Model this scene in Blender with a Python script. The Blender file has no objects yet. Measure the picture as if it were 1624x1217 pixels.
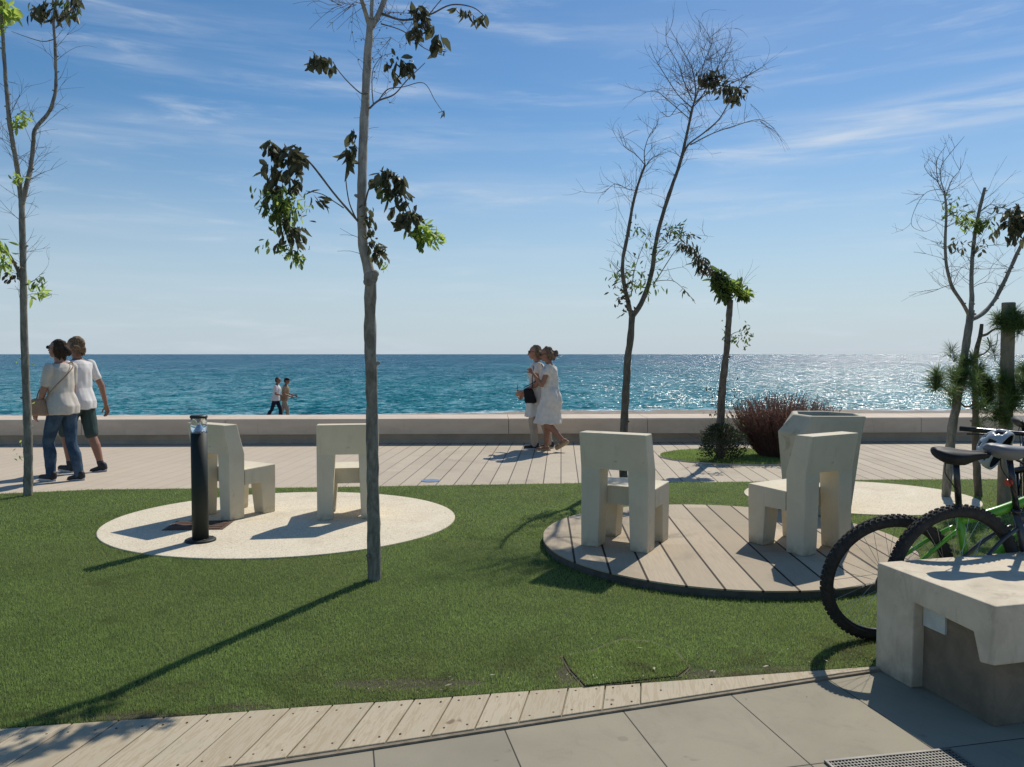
import bpy, bmesh, math, random
import numpy as np
from mathutils import Vector, Matrix, noise as mnoise
R = math.radians
random.seed(7); rng = np.random.default_rng(7)
scene = bpy.context.scene
col = scene.collection

# ------------------------------------------------------------ camera, sky, sun, exposure
FPX = 1240.0; CAMH = 1.5; PITCH = math.atan(46.5 / FPX)
cam_d = bpy.data.cameras.new('camera'); cam = bpy.data.objects.new('camera', cam_d); col.objects.link(cam)
cam.location = (0, 0, CAMH); cam.rotation_euler = (math.pi / 2 - PITCH, 0, 0)
cam_d.sensor_width = 36; cam_d.lens = 36 * FPX / 1624; cam_d.clip_start = .05; cam_d.clip_end = 60000
scene.camera = cam
SUN_AZ, SUN_EL = R(29), R(48)
w = bpy.data.worlds.new('World'); scene.world = w; w.use_nodes = True
wn = w.node_tree; wn.nodes.clear()
def N(t, typ, **kw):
    n = t.nodes.new(typ)
    for k, v in kw.items(): setattr(n, k, v)
    return n
def L(t, a, b): t.links.new(a, b)
def math_(t, op, a, b=None, clamp=False):
    n = N(t, 'ShaderNodeMath', operation=op); n.use_clamp = clamp
    for i, v in enumerate((a, b)):
        if v is None: continue
        if isinstance(v, (int, float)): n.inputs[i].default_value = v
        else: L(t, v, n.inputs[i])
    return n.outputs[0]
def smooth(t, v, a, b):
    n = N(t, 'ShaderNodeMapRange', interpolation_type='SMOOTHSTEP'); L(t, v, n.inputs[0])
    n.inputs[1].default_value = a; n.inputs[2].default_value = b
    return n.outputs[0]
def mixc(t, f, a, b, mode='MIX'):
    n = N(t, 'ShaderNodeMix', data_type='RGBA', blend_type=mode)
    for i, v in ((0, f), (6, a), (7, b)):
        if isinstance(v, (int, float)): n.inputs[i].default_value = v
        elif isinstance(v, tuple): n.inputs[i].default_value = (*v[:3], 1)
        else: L(t, v, n.inputs[i])
    return n.outputs[2]
def noise_(t, vec, scale, detail=3, rough=.5, dist=0, out=0):
    n = N(t, 'ShaderNodeTexNoise'); n.inputs['Scale'].default_value = scale
    n.inputs['Detail'].default_value = detail; n.inputs['Roughness'].default_value = rough
    n.inputs['Distortion'].default_value = dist
    if vec is not None: L(t, vec, n.inputs['Vector'])
    return n.outputs[out]
def mapping(t, vec, scale=(1, 1, 1), rot=(0, 0, 0), loc=(0, 0, 0)):
    n = N(t, 'ShaderNodeMapping'); n.inputs['Scale'].default_value = scale
    n.inputs['Rotation'].default_value = rot; n.inputs['Location'].default_value = loc
    L(t, vec, n.inputs['Vector']); return n.outputs[0]

sky = N(wn, 'ShaderNodeTexSky', sky_type='NISHITA'); sky.sun_disc = False
sky.sun_elevation = SUN_EL; sky.sun_rotation = SUN_AZ
sky.air_density = 1.0; sky.dust_density = .3; sky.ozone_density = 3.0; sky.altitude = 0
wtc = N(wn, 'ShaderNodeTexCoord').outputs['Generated']
sx = N(wn, 'ShaderNodeSeparateXYZ'); L(wn, wtc, sx.inputs[0])
az = math_(wn, 'ARCTAN2', sx.outputs[0], sx.outputs[1])            # clouds live at azimuth / elevation
el = math_(wn, 'ARCSINE', sx.outputs[2])
ce = N(wn, 'ShaderNodeCombineXYZ'); L(wn, az, ce.inputs[0]); L(wn, el, ce.inputs[1])
cv = ce.outputs[0]
warp = noise_(wn, cv, 3.0, 3)
elw = math_(wn, 'ADD', el, math_(wn, 'MULTIPLY', math_(wn, 'SUBTRACT', warp, .5), .03))
def band(e0, width, a0, a1, soft=.12, tilt=0.0):
    c_ = math_(wn, 'ADD', math_(wn, 'MULTIPLY', az, tilt), e0)
    d = math_(wn, 'ABSOLUTE', math_(wn, 'SUBTRACT', elw, c_))
    v = math_(wn, 'SUBTRACT', 1, smooth(wn, d, 0, width))
    v = math_(wn, 'MULTIPLY', v, smooth(wn, az, a0 - soft, a0 + soft))
    return math_(wn, 'MULTIPLY', v, math_(wn, 'SUBTRACT', 1, smooth(wn, az, a1 - soft, a1 + soft)))
fine = noise_(wn, mapping(wn, cv, (3.0, 22, 1), (0, 0, R(4))), 2.2, 6, .62, .4)
soft_ = noise_(wn, mapping(wn, cv, (2.0, 8, 1), (0, 0, R(-10))), 1.8, 4, .55, .5)
vert = noise_(wn, mapping(wn, cv, (2.5, 30, 1), (0, 0, R(-6)), (7, 3, 0)), 1.5, 5, .6, .3)
cl = math_(wn, 'MULTIPLY', smooth(wn, fine, .45, .8), smooth(wn, soft_, .38, .68))
cl = math_(wn, 'MULTIPLY', cl, .52)
for e0, wd, a0, a1, k, tl in ((.27, .035, -.6, -.05, .28, .04), (.205, .03, -.1, .3, .26, -.03), (.09, .02, -.6, -.1, .25, .02), (.15, .03, -.6, -.2, .22, 0), (.43, .03, -.6, 0, .25, .03), (.26, .02, .0, .35, .2, .05),(.312, .016, -.5, .28, .32, -.01), (.322, .008, .26, .8, .42, -.02), (.225, .036, .30, .70, .85, .07),
                              (.178, .02, -.25, .32, .26, .02), (.158, .013, .2, .55, .34, .05), (.35, .05, -.55, -.1, .22, -.02),
                              (.062, .009, .06, .18, .5, 0), (.12, .02, -.6, .1, .18, .03), (.395, .03, -.02, .35, .2, -.1)):
    b = band(e0, wd, a0, a1, .1, tl)
    cl = math_(wn, 'ADD', cl, math_(wn, 'MULTIPLY', math_(wn, 'MULTIPLY', b, smooth(wn, vert, .32, .72)), k * .88))
skyc = sky.outputs[0]
skyh = N(wn, 'ShaderNodeHueSaturation'); skyh.inputs['Saturation'].default_value = 1.27; skyh.inputs['Value'].default_value = .88
L(wn, skyc, skyh.inputs['Color']); skyc = mixc(wn, 1.0, skyh.outputs[0], (1.0, .99, .96), 'MULTIPLY')
hz = math_(wn, 'SUBTRACT', 1, smooth(wn, el, -.02, .34))
hz = math_(wn, 'MULTIPLY', math_(wn, 'POWER', hz, 1.3), .88)
skyc = mixc(wn, hz, skyc, (4.35, 5.35, 6.35))
skyc = mixc(wn, math_(wn, 'MINIMUM', cl, .85), skyc, (6.0, 6.6, 7.4))
bg = N(wn, 'ShaderNodeBackground'); bg.inputs[1].default_value = .1
L(wn, skyc, bg.inputs[0]); wo = N(wn, 'ShaderNodeOutputWorld'); L(wn, bg.outputs[0], wo.inputs[0])
sd = bpy.data.lights.new('sun', 'SUN'); sd.energy = 3.6; sd.angle = R(.55); sd.color = (1, .94, .84)
sun = bpy.data.objects.new('sun', sd); col.objects.link(sun)
sdir = Vector((math.sin(SUN_AZ) * math.cos(SUN_EL), math.cos(SUN_AZ) * math.cos(SUN_EL), math.sin(SUN_EL)))
sun.rotation_euler = sdir.to_track_quat('Z', 'Y').to_euler(); sun.location = sdir * 50
vs = scene.view_settings; vs.view_transform = 'Standard'; vs.look = 'None'; vs.gamma = 1; vs.use_curve_mapping = False
vs.exposure = 0.15
scene.render.engine = 'CYCLES'
cy = scene.cycles; cy.use_denoising = True; cy.max_bounces = 8; cy.transparent_max_bounces = 12
cy.sample_clamp_indirect = 6

# ------------------------------------------------------------ pixel -> world (placing things where they stand)
_c, _s = math.cos(PITCH), math.sin(PITCH)
def ray(px, py):
    u = (px - 812) / FPX; v = -(py - 608.5) / FPX
    return u, _c + v * _s, -_s + v * _c
def G(px, py, z=0.0):
    d = ray(px, py); t = (z - CAMH) / d[2]
    return Vector((d[0] * t, d[1] * t, z))
def U(px, py, Y):
    d = ray(px, py); t = Y / d[1]
    return Vector((d[0] * t, Y, CAMH + d[2] * t))

# ------------------------------------------------------------ helpers
def tag(o, label=None, cat=None, group=None, kind=None):
    if label: o['label'] = label
    if cat: o['category'] = cat
    if group: o['group'] = group
    if kind: o['kind'] = kind
    return o
def empty(name, loc=(0, 0, 0), rz=0.0, label=None, cat=None, group=None):
    o = bpy.data.objects.new(name, None); col.objects.link(o); o.location = loc; o.rotation_euler = (0, 0, rz)
    o.empty_display_size = .1
    return tag(o, label, cat, group)
class MB:
    def __init__(s): s.v = []; s.f = []
    def add(s, vs, fs):
        b = len(s.v); s.v += [tuple(p) for p in vs]; s.f += [tuple(b + i for i in f) for f in fs]; return s
    def box(s, c, size, rot=None):
        hx, hy, hz_ = size[0] / 2, size[1] / 2, size[2] / 2
        vs_ = [Vector((x, y, z)) for z in (-hz_, hz_) for y in (-hy, hy) for x in (-hx, hx)]
        if rot is not None: vs_ = [rot @ p for p in vs_]
        return s.add([p + Vector(c) for p in vs_], [(0, 2, 3, 1), (4, 5, 7, 6), (0, 1, 5, 4), (2, 6, 7, 3), (0, 4, 6, 2), (1, 3, 7, 5)])
    def tube(s, pts, rad, n=8, caps=True, wob=0.0):
        pts = [Vector(p) for p in pts]
        if not hasattr(rad, '__len__'): rad = [rad] * len(pts)
        t0 = (pts[1] - pts[0]).normalized()
        a = t0.cross(Vector((0, 0, 1))) if abs(t0.z) < .9 else t0.cross(Vector((0, 1, 0)))
        a.normalize(); rings = []
        for i, p in enumerate(pts):
            t = (pts[min(i + 1, len(pts) - 1)] - pts[max(i - 1, 0)])
            if t.length < 1e-9: t = t0.copy()
            t.normalize()
            a = (a - t * a.dot(t))
            if a.length < 1e-6: a = t.orthogonal()
            a.normalize(); b = t.cross(a)
            rings.append([p + (a * math.cos(2 * math.pi * k / n) + b * math.sin(2 * math.pi * k / n)) * rad[i] *
                          (1 + (wob * mnoise.noise(p * 9 + Vector((k, 0, 0))) if wob else 0)) for k in range(n)])
        vs_ = [q for r_ in rings for q in r_]; fs = []
        for i in range(len(pts) - 1):
            for k in range(n):
                k2 = (k + 1) % n; fs.append((i * n + k, i * n + k2, (i + 1) * n + k2, (i + 1) * n + k))
        if caps: fs.append(tuple(range(n))[::-1]); fs.append(tuple((len(pts) - 1) * n + k for k in range(n)))
        return s.add(vs_, fs)
    def lathe(s, prof, n=24, M=None, closed=False):
        vs_ = []; fs = []
        for r_, z in prof:
            for k in range(n):
                p = Vector((r_ * math.cos(2 * math.pi * k / n), r_ * math.sin(2 * math.pi * k / n), z))
                vs_.append(M @ p if M is not None else p)
        m = len(prof)
        for i in range(m if closed else m - 1):
            j = (i + 1) % m
            for k in range(n):
                k2 = (k + 1) % n; fs.append((i * n + k, i * n + k2, j * n + k2, j * n + k))
        if not closed:
            fs.append(tuple(range(n))[::-1]); fs.append(tuple((m - 1) * n + k for k in range(n)))
        return s.add(vs_, fs)
    def ell(s, c, r_, rot=None, nu=14, nv=9):
        vs_ = []; fs = []
        for i in range(nv + 1):
            th = math.pi * i / nv
            for k in range(nu):
                ph = 2 * math.pi * k / nu
                p = Vector((r_[0] * math.sin(th) * math.cos(ph), r_[1] * math.sin(th) * math.sin(ph), r_[2] * math.cos(th)))
                vs_.append((rot @ p if rot is not None else p) + Vector(c))
        for i in range(nv):
            for k in range(nu):
                k2 = (k + 1) % nu; fs.append((i * nu + k, (i + 1) * nu + k, (i + 1) * nu + k2, i * nu + k2))
        return s.add(vs_, fs)
    def cap(s, p0, p1, r0, r1, n=12):
        p0 = Vector(p0); p1 = Vector(p1); d = (p1 - p0); l = d.length; t = d / l if l > 0 else Vector((0, 0, 1))
        pts = []; rd = []
        for k in range(5):
            a = math.pi / 2 * (1 - k / 4); pts.append(p0 - t * r0 * math.sin(a)); rd.append(max(r0 * math.cos(a), .0004))
        for k in range(1, 4): f = k / 4; pts.append(p0 + d * f); rd.append(r0 + (r1 - r0) * f)
        for k in range(5):
            a = math.pi / 2 * (k / 4); pts.append(p1 + t * r1 * math.sin(a)); rd.append(max(r1 * math.cos(a), .0004))
        return s.tube(pts, rd, n)
    def prism(s, poly, z0, z1, M=None):
        n = len(poly)
        vs_ = [Vector((x, y, z0)) for x, y in poly] + [Vector((x, y, z1)) for x, y in poly]
        if M is not None: vs_ = [M @ p for p in vs_]
        return s.add(vs_, [tuple(range(n))[::-1], tuple(range(n, 2 * n))] + [(i, (i + 1) % n, n + (i + 1) % n, n + i) for i in range(n)])
    def mesh(s, name):
        me = bpy.data.meshes.new(name); me.from_pydata(s.v, [], s.f); me.update(); return me
    def build(s, name, m, parent=None, sm=False, fix=False, kind=None):
        me = s.mesh(name)
        if fix:
            bm = bmesh.new(); bm.from_mesh(me); bmesh.ops.recalc_face_normals(bm, faces=bm.faces); bm.to_mesh(me); bm.free()
        if m is not None: me.materials.append(m)
        if sm: me.polygons.foreach_set('use_smooth', [True] * len(me.polygons))
        o = bpy.data.objects.new(name, me); col.objects.link(o)
        if parent is not None: o.parent = parent
        if kind: o['kind'] = kind
        return o
def bevel(o, w_, seg=2, pred=None, ang=30):
    me = o.data; bm = bmesh.new(); bm.from_mesh(me); bmesh.ops.recalc_face_normals(bm, faces=bm.faces)
    es = [e for e in bm.edges if len(e.link_faces) == 2 and e.calc_face_angle(0) > R(ang) and (pred is None or pred(e))]
    bmesh.ops.bevel(bm, geom=es, offset=w_, segments=seg, affect='EDGES', profile=.5, clamp_overlap=True)
    bm.to_mesh(me); bm.free(); return o
def big_mesh(name, V, F, m, parent=None, kind=None, attr=None):
    """numpy verts (n,3), faces (m,3|4)"""
    V = np.asarray(V, np.float32); F = np.asarray(F, np.int32); k = F.shape[1]
    me = bpy.data.meshes.new(name); me.vertices.add(len(V)); me.vertices.foreach_set('co', V.ravel())
    me.loops.add(F.size); me.loops.foreach_set('vertex_index', F.ravel())
    me.polygons.add(len(F)); me.polygons.foreach_set('loop_start', np.arange(0, F.size, k, dtype=np.int32))
    me.polygons.foreach_set('loop_total', np.full(len(F), k, np.int32))
    if attr is not None:
        a = me.attributes.new('tint', 'FLOAT', 'POINT'); a.data.foreach_set('value', np.asarray(attr, np.float32))
    me.update(calc_edges=True); me.materials.append(m)
    o = bpy.data.objects.new(name, me); col.objects.link(o)
    if parent is not None: o.parent = parent
    if kind: o['kind'] = kind
    return o
def poly_in(px, py, poly):
    ins = np.zeros(len(px), bool); n = len(poly)
    for i in range(n):
        x0, y0 = poly[i][:2]; x1, y1 = poly[(i + 1) % n][:2]
        c = ((y0 > py) != (y1 > py)) & (px < (x1 - x0) * (py - y0) / (y1 - y0 + 1e-12) + x0)
        ins ^= c
    return ins

# ------------------------------------------------------------ materials
def mat(name, c, rough=.7, metal=0.0, spec=.4, fn=None):
    m = bpy.data.materials.new(name); m.use_nodes = True; t = m.node_tree
    b = t.nodes['Principled BSDF']; b.inputs['Base Color'].default_value = (*c, 1)
    b.inputs['Roughness'].default_value = rough; b.inputs['Metallic'].default_value = metal
    b.inputs['Specular IOR Level'].default_value = spec
    if fn: fn(t, b, N(t, 'ShaderNodeTexCoord').outputs['Object'])
    return m
def bump(t, b, h, s=.3, d=.01):
    n = N(t, 'ShaderNodeBump'); n.inputs['Strength'].default_value = s; n.inputs['Distance'].default_value = d
    L(t, h, n.inputs['Height']); L(t, n.outputs[0], b.inputs['Normal'])
def mottled(name, c1, c2, scale=6, rough=.75, bs=.25, bd=.004, fine=90, spots=None, spec=.3, metal=0, stretch=(1, 1, 1)):
    def fn(t, b, v):
        vv = mapping(t, v, stretch)
        a = smooth(t, noise_(t, vv, scale, 6, .62, .3), .3, .7)
        c = mixc(t, a, c1, c2)
        f = noise_(t, vv, fine, 4, .7)
        c = mixc(t, math_(t, 'MULTIPLY', smooth(t, f, .45, .75), .25), c, tuple(k * .6 for k in c1))
        if spots:
            s_ = smooth(t, noise_(t, v, spots[0], 4, .6, .6), spots[1], spots[1] + .12)
            c = mixc(t, math_(t, 'MULTIPLY', s_, spots[3]), c, spots[2])
        L(t, c, b.inputs['Base Color']); bump(t, b, f, bs, bd)
    return mat(name, c1, rough, metal, spec, fn)
M = {}
def fn_chair(t, b, v):
    a = smooth(t, noise_(t, v, 4, 7, .65, .5), .3, .7)
    c = mixc(t, a, (.70, .655, .545), (.63, .585, .475))
    st = smooth(t, noise_(t, mapping(t, v, (9, 9, 1.2)), 1.4, 6, .7, .4), .54, .76)
    c = mixc(t, math_(t, 'MULTIPLY', st, .28), c, (.34, .29, .20))
    s = N(t, 'ShaderNodeSeparateXYZ'); L(t, v, s.inputs[0])
    low = math_(t, 'MULTIPLY', math_(t, 'SUBTRACT', 1, smooth(t, s.outputs[2], .0, .09)), smooth(t, noise_(t, v, 16, 5, .65), .35, .65))
    c = mixc(t, math_(t, 'MULTIPLY', low, .6), c, (.26, .21, .14))
    vo = N(t, 'ShaderNodeTexVoronoi'); vo.inputs['Scale'].default_value = 26; L(t, v, vo.inputs['Vector'])
    sc_v = N(t, 'ShaderNodeSeparateColor'); L(t, vo.outputs['Color'], sc_v.inputs[0])
    pit = math_(t, 'MULTIPLY', math_(t, 'SUBTRACT', 1, smooth(t, vo.outputs['Distance'], .03, .10)), smooth(t, sc_v.outputs[0], .6, .7))
    c = mixc(t, math_(t, 'MULTIPLY', pit, .6), c, (.2, .16, .10))
    chip = smooth(t, noise_(t, v, 13, 3, .5, .5), .72, .76); c = mixc(t, math_(t, 'MULTIPLY', chip, .4), c, (.30, .25, .17))
    L(t, c, b.inputs['Base Color']); bump(t, b, math_(t, 'SUBTRACT', math_(t, 'MULTIPLY', noise_(t, v, 90, 4, .7), .4), pit), .3, .003)
M['chair_concrete'] = mat('chair_concrete', (.6, .55, .42), .8, 0, .3, fn_chair)
M['planter_concrete'] = mottled('planter_concrete', (.56, .52, .40), (.48, .445, .335), 4, .85, .3, .003, 90, (5, .58, (.24, .24, .15), .5))
def fn_bench(t, b, v):
    a = smooth(t, noise_(t, v, 5, 7, .65, .5), .32, .68)
    c = mixc(t, a, (.70, .64, .55), (.55, .50, .42))
    st = smooth(t, noise_(t, mapping(t, v, (5, 5, 1.6)), 2.0, 6, .7, .6), .50, .74)
    c = mixc(t, math_(t, 'MULTIPLY', st, .5), c, (.32, .275, .225))
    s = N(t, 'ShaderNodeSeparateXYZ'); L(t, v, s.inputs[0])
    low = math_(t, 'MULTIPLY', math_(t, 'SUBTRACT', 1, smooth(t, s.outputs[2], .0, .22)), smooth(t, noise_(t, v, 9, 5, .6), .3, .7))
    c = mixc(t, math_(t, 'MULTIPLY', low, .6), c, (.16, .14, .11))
    vo = N(t, 'ShaderNodeTexVoronoi'); vo.inputs['Scale'].default_value = 38; L(t, v, vo.inputs['Vector'])
    pit = math_(t, 'SUBTRACT', 1, smooth(t, vo.outputs['Distance'], .02, .11))
    c = mixc(t, math_(t, 'MULTIPLY', pit, .5), c, (.12, .10, .08))
    L(t, c, b.inputs['Base Color'])
    bump(t, b, math_(t, 'SUBTRACT', noise_(t, v, 60, 5, .7), pit), .35, .004)
M['bench_concrete'] = mat('bench_concrete', (.5, .45, .4), .8, 0, .3, fn_bench)
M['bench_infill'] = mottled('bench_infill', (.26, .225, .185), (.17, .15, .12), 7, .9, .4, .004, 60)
def fn_wall(t, b, v):
    a = smooth(t, noise_(t, mapping(t, v, (1, 1, 3)), 1.4, 7, .65, .4), .3, .7)
    c = mixc(t, a, (.66, .575, .49), (.55, .48, .405))
    st = smooth(t, noise_(t, mapping(t, v, (6, 1, .8)), 1.5, 5, .7), .58, .78)
    c = mixc(t, math_(t, 'MULTIPLY', st, .4), c, (.3, .26, .21))
    L(t, c, b.inputs['Base Color']); bump(t, b, noise_(t, v, 60, 4, .7), .2, .003)
M['wall_stone'] = mat('wall_stone', (.6, .5, .45), .8, 0, .3, fn_wall)
M['wall_base'] = mottled('wall_base', (.50, .43, .34), (.40, .345, .27), 3, .9, .3, .004, 60)
def fn_pad(t, b, v):
    vo = N(t, 'ShaderNodeTexVoronoi'); vo.inputs['Scale'].default_value = 140; L(t, v, vo.inputs['Vector'])
    g = N(t, 'ShaderNodeSeparateColor'); L(t, vo.outputs['Color'], g.inputs[0])
    c = mixc(t, g.outputs[0], (.60, .55, .47), (.80, .76, .68))
    c = mixc(t, math_(t, 'MULTIPLY', smooth(t, g.outputs[1], .86, .95), .6), c, (.26, .22, .18))
    st = smooth(t, noise_(t, v, 2.2, 6, .65, .8), .48, .72)
    c = mixc(t, math_(t, 'MULTIPLY', st, .42), c, (.48, .42, .34))
    wht = smooth(t, noise_(t, mapping(t, v, (1, 1, 1), (0, 0, 0), (4, 9, 0)), 1.4, 5, .6, .6), .5, .75)
    c = mixc(t, math_(t, 'MULTIPLY', wht, .3), c, (.86, .83, .77))
    L(t, c, b.inputs['Base Color']); bump(t, b, vo.outputs['Distance'], .35, .003)
M['white_aggregate'] = mat('white_aggregate', (.7, .66, .58), .85, 0, .3, fn_pad)

def planks(name, ang, width, length, c1, c2, joint, gap=.012, grain=1.0, warmleft=False, stain=.4, offs=(0, 0), ends=.3):
    """boards lying at an angle, dark open joints, in object space (metres)"""
    def fn(t, b, v):
        r_ = mapping(t, v, (1, 1, 1), (0, 0, ang), (offs[0], offs[1], 0))       # x' across boards, y' along
        s = N(t, 'ShaderNodeSeparateXYZ'); L(t, r_, s.inputs[0])
        q = math_(t, 'DIVIDE', s.outputs[0], width)
        idx = math_(t, 'FLOOR', q); fr = math_(t, 'SUBTRACT', q, idx)
        e = math_(t, 'MINIMUM', fr, math_(t, 'SUBTRACT', 1, fr))
        e = math_(t, 'MULTIPLY', e, width)
        wnz = N(t, 'ShaderNodeTexWhiteNoise', noise_dimensions='1D'); L(t, idx, wnz.inputs['W'])
        y2 = math_(t, 'DIVIDE', math_(t, 'ADD', s.outputs[1], math_(t, 'MULTIPLY', wnz.outputs[0], length)), length)
        iy = math_(t, 'FLOOR', y2); fy = math_(t, 'SUBTRACT', y2, iy)
        ey = math_(t, 'MULTIPLY', math_(t, 'MINIMUM', fy, math_(t, 'SUBTRACT', 1, fy)), length)
        cb = N(t, 'ShaderNodeCombineXYZ'); L(t, idx, cb.inputs[0]); L(t, iy, cb.inputs[1])
        wn2 = N(t, 'ShaderNodeTexWhiteNoise', noise_dimensions='2D'); L(t, cb.outputs[0], wn2.inputs['Vector'])
        jm = math_(t, 'SUBTRACT', 1, smooth(t, e, gap * .35, gap * .6))
        je = math_(t, 'MULTIPLY', math_(t, 'SUBTRACT', 1, smooth(t, ey, .002, .006)), ends)
        gr = noise_(t, mapping(t, r_, (60, 3, 1)), 1.5, 5, .65, .6)
        c = mixc(t, wn2.outputs[0], c1, c2)
        c = mixc(t, math_(t, 'MULTIPLY', smooth(t, gr, .35, .75), .3 * grain), c, tuple(k * .62 for k in c1))
        st = smooth(t, noise_(t, v, 1.7, 6, .65, .7), .48, .75)
        c = mixc(t, math_(t, 'MULTIPLY', st, stain), c, tuple(k * .62 for k in c2))
        fade = 1.0
        if warmleft:
            s2 = N(t, 'ShaderNodeSeparateXYZ'); L(t, v, s2.inputs[0])
            lf = math_(t, 'SUBTRACT', 1, smooth(t, math_(t, 'ADD', s2.outputs[0], math_(t, 'MULTIPLY', s2.outputs[1], .12)), -1.2, .4))
            c = mixc(t, math_(t, 'MULTIPLY', lf, .55), c, (.60, .50, .41))
            fade = math_(t, 'SUBTRACT', 1, math_(t, 'MULTIPLY', lf, .74))
            jm2 = math_(t, 'MULTIPLY', jm, fade)
        else: jm2 = jm
        jj = math_(t, 'MAXIMUM', jm2, je)
        c = mixc(t, jj, c, joint)
        L(t, c, b.inputs['Base Color'])
        bump(t, b, math_(t, 'SUBTRACT', math_(t, 'MULTIPLY', gr, .12), jj), .5, .006)
    return mat(name, c1, .8, 0, .25, fn)
M['promenade'] = planks('promenade', R(3.6), .205, 1.55, (.56, .485, .395), (.49, .42, .34), (.12, .10, .08), .013, 1.2, True, .5)
M['deck_wood'] = planks('deck_wood', R(2.2), .222, 2.9, (.56, .50, .42), (.37, .325, .265), (.03, .025, .02), .016, 2.0, False, .6, (.05, 0), 0)
M['deck_edge'] = mottled('deck_edge', (.13, .125, .11), (.08, .075, .065), 8, .85, .4, .004, 50)
def fn_pave(t, b, v):
    n1 = noise_(t, v, 1.3, 6, .6, .5); n2 = noise_(t, v, 120, 3, .7)
    r_ = mapping(t, v, (1, 1, 1), (0, 0, R(-12.2)))
    s = N(t, 'ShaderNodeSeparateXYZ'); L(t, r_, s.inputs[0])
    def axis(o, off, wd):
        q = math_(t, 'DIVIDE', math_(t, 'ADD', o, off), wd); i = math_(t, 'FLOOR', q); f = math_(t, 'SUBTRACT', q, i)
        return i, math_(t, 'MULTIPLY', math_(t, 'MINIMUM', f, math_(t, 'SUBTRACT', 1, f)), wd)
    ix, ex = axis(s.outputs[0], PAVE_OX, .52); iy, ey = axis(s.outputs[1], PAVE_OY, 1.5)
    cb = N(t, 'ShaderNodeCombineXYZ'); L(t, ix, cb.inputs[0]); L(t, iy, cb.inputs[1])
    wz = N(t, 'ShaderNodeTexWhiteNoise', noise_dimensions='2D'); L(t, cb.outputs[0], wz.inputs['Vector'])
    c = mixc(t, wz.outputs[0], (.30, .285, .245), (.43, .395, .32))
    c = mixc(t, math_(t, 'MULTIPLY', smooth(t, n1, .35, .7), .5), c, (.26, .24, .20))
    c = mixc(t, math_(t, 'MULTIPLY', smooth(t, n2, .5, .8), .3), c, (.22, .21, .19))
    sp = smooth(t, noise_(t, v, 11, 3, .5, .8), .69, .75)
    c = mixc(t, math_(t, 'MULTIPLY', sp, .45), c, (.16, .155, .145))
    gum = N(t, 'ShaderNodeTexVoronoi'); gum.inputs['Scale'].default_value = 3.1; L(t, v, gum.inputs['Vector'])
    gm = math_(t, 'SUBTRACT', 1, smooth(t, math_(t, 'ADD', gum.outputs['Distance'], math_(t, 'MULTIPLY', noise_(t, v, 30, 3, .6), .06)), .085, .105))
    c = mixc(t, math_(t, 'MULTIPLY', gm, .38), c, (.17, .16, .14))
    stn = smooth(t, noise_(t, mapping(t, v, loc=(2, 7, 0)), 2.6, 7, .72, 1.2), .52, .7)
    c = mixc(t, math_(t, 'MULTIPLY', stn, .35), c, (.22, .205, .175))
    warm = smooth(t, noise_(t, mapping(t, v, loc=(5, 2, 0)), .8, 4, .6), .45, .7)
    c = mixc(t, math_(t, 'MULTIPLY', warm, .35), c, (.44, .41, .34))
    jw = math_(t, 'MULTIPLY', wz.outputs[0], .002)
    j = math_(t, 'SUBTRACT', 1, smooth(t, math_(t, 'MINIMUM', ex, ey), .0015, .0042))
    c = mixc(t, j, c, (.05, .047, .04))
    L(t, c, b.inputs['Base Color']); bump(t, b, math_(t, 'SUBTRACT', math_(t, 'MULTIPLY', n2, .15), j), .4, .004)
PAVE_OX = 0.0; PAVE_OY = 0.0
def _pv(p):   # rotated coordinates as the mapping node gives them
    a = R(-12.2); return p.x * math.cos(a) - p.y * math.sin(a), p.x * math.sin(a) + p.y * math.cos(a)
PAVE_OX = -(_pv(G(1214, 1150))[0] % .52); PAVE_OY = -(_pv(G(1491, 1187))[1] % 1.5)
M['pavement'] = mat('pavement', (.36, .36, .33), .8, 0, .3, fn_pave)
def fn_plank(t, b, v):
    at = N(t, 'ShaderNodeAttribute'); at.attribute_name = 'tint'
    r_ = mapping(t, v, (1, 1, 1), (0, 0, R(9.7)))
    off = N(t, 'ShaderNodeCombineXYZ'); L(t, math_(t, 'MULTIPLY', at.outputs['Fac'], 37), off.inputs[1])
    va = N(t, 'ShaderNodeVectorMath', operation='ADD'); L(t, r_, va.inputs[0]); L(t, off.outputs[0], va.inputs[1])
    wv = noise_(t, mapping(t, va.outputs[0], (26, 2.2, 1)), 2.0, 5, .65, 1.6)
    kn = noise_(t, mapping(t, va.outputs[0], (7, 3, 1)), 1.6, 2, .5, .4)
    c = mixc(t, at.outputs['Fac'], (.50, .435, .335), (.42, .36, .27))
    c = mixc(t, math_(t, 'MULTIPLY', smooth(t, wv, .49, .56), .62), c, (.30, .225, .14))
    c = mixc(t, math_(t, 'MULTIPLY', smooth(t, wv, .3, .75), .3), c, (.68, .60, .46))
    c = mixc(t, math_(t, 'MULTIPLY', smooth(t, kn, .69, .74), .75), c, (.15, .09, .05))
    c = mixc(t, math_(t, 'MULTIPLY', smooth(t, noise_(t, v, 2.5, 5, .6), .5, .75), .3), c, (.40, .37, .30))
    L(t, c, b.inputs['Base Color']); bump(t, b, wv, .3, .003)
M['plank_pine'] = mat('plank_pine', (.5, .4, .28), .75, 0, .25, fn_plank)
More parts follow.
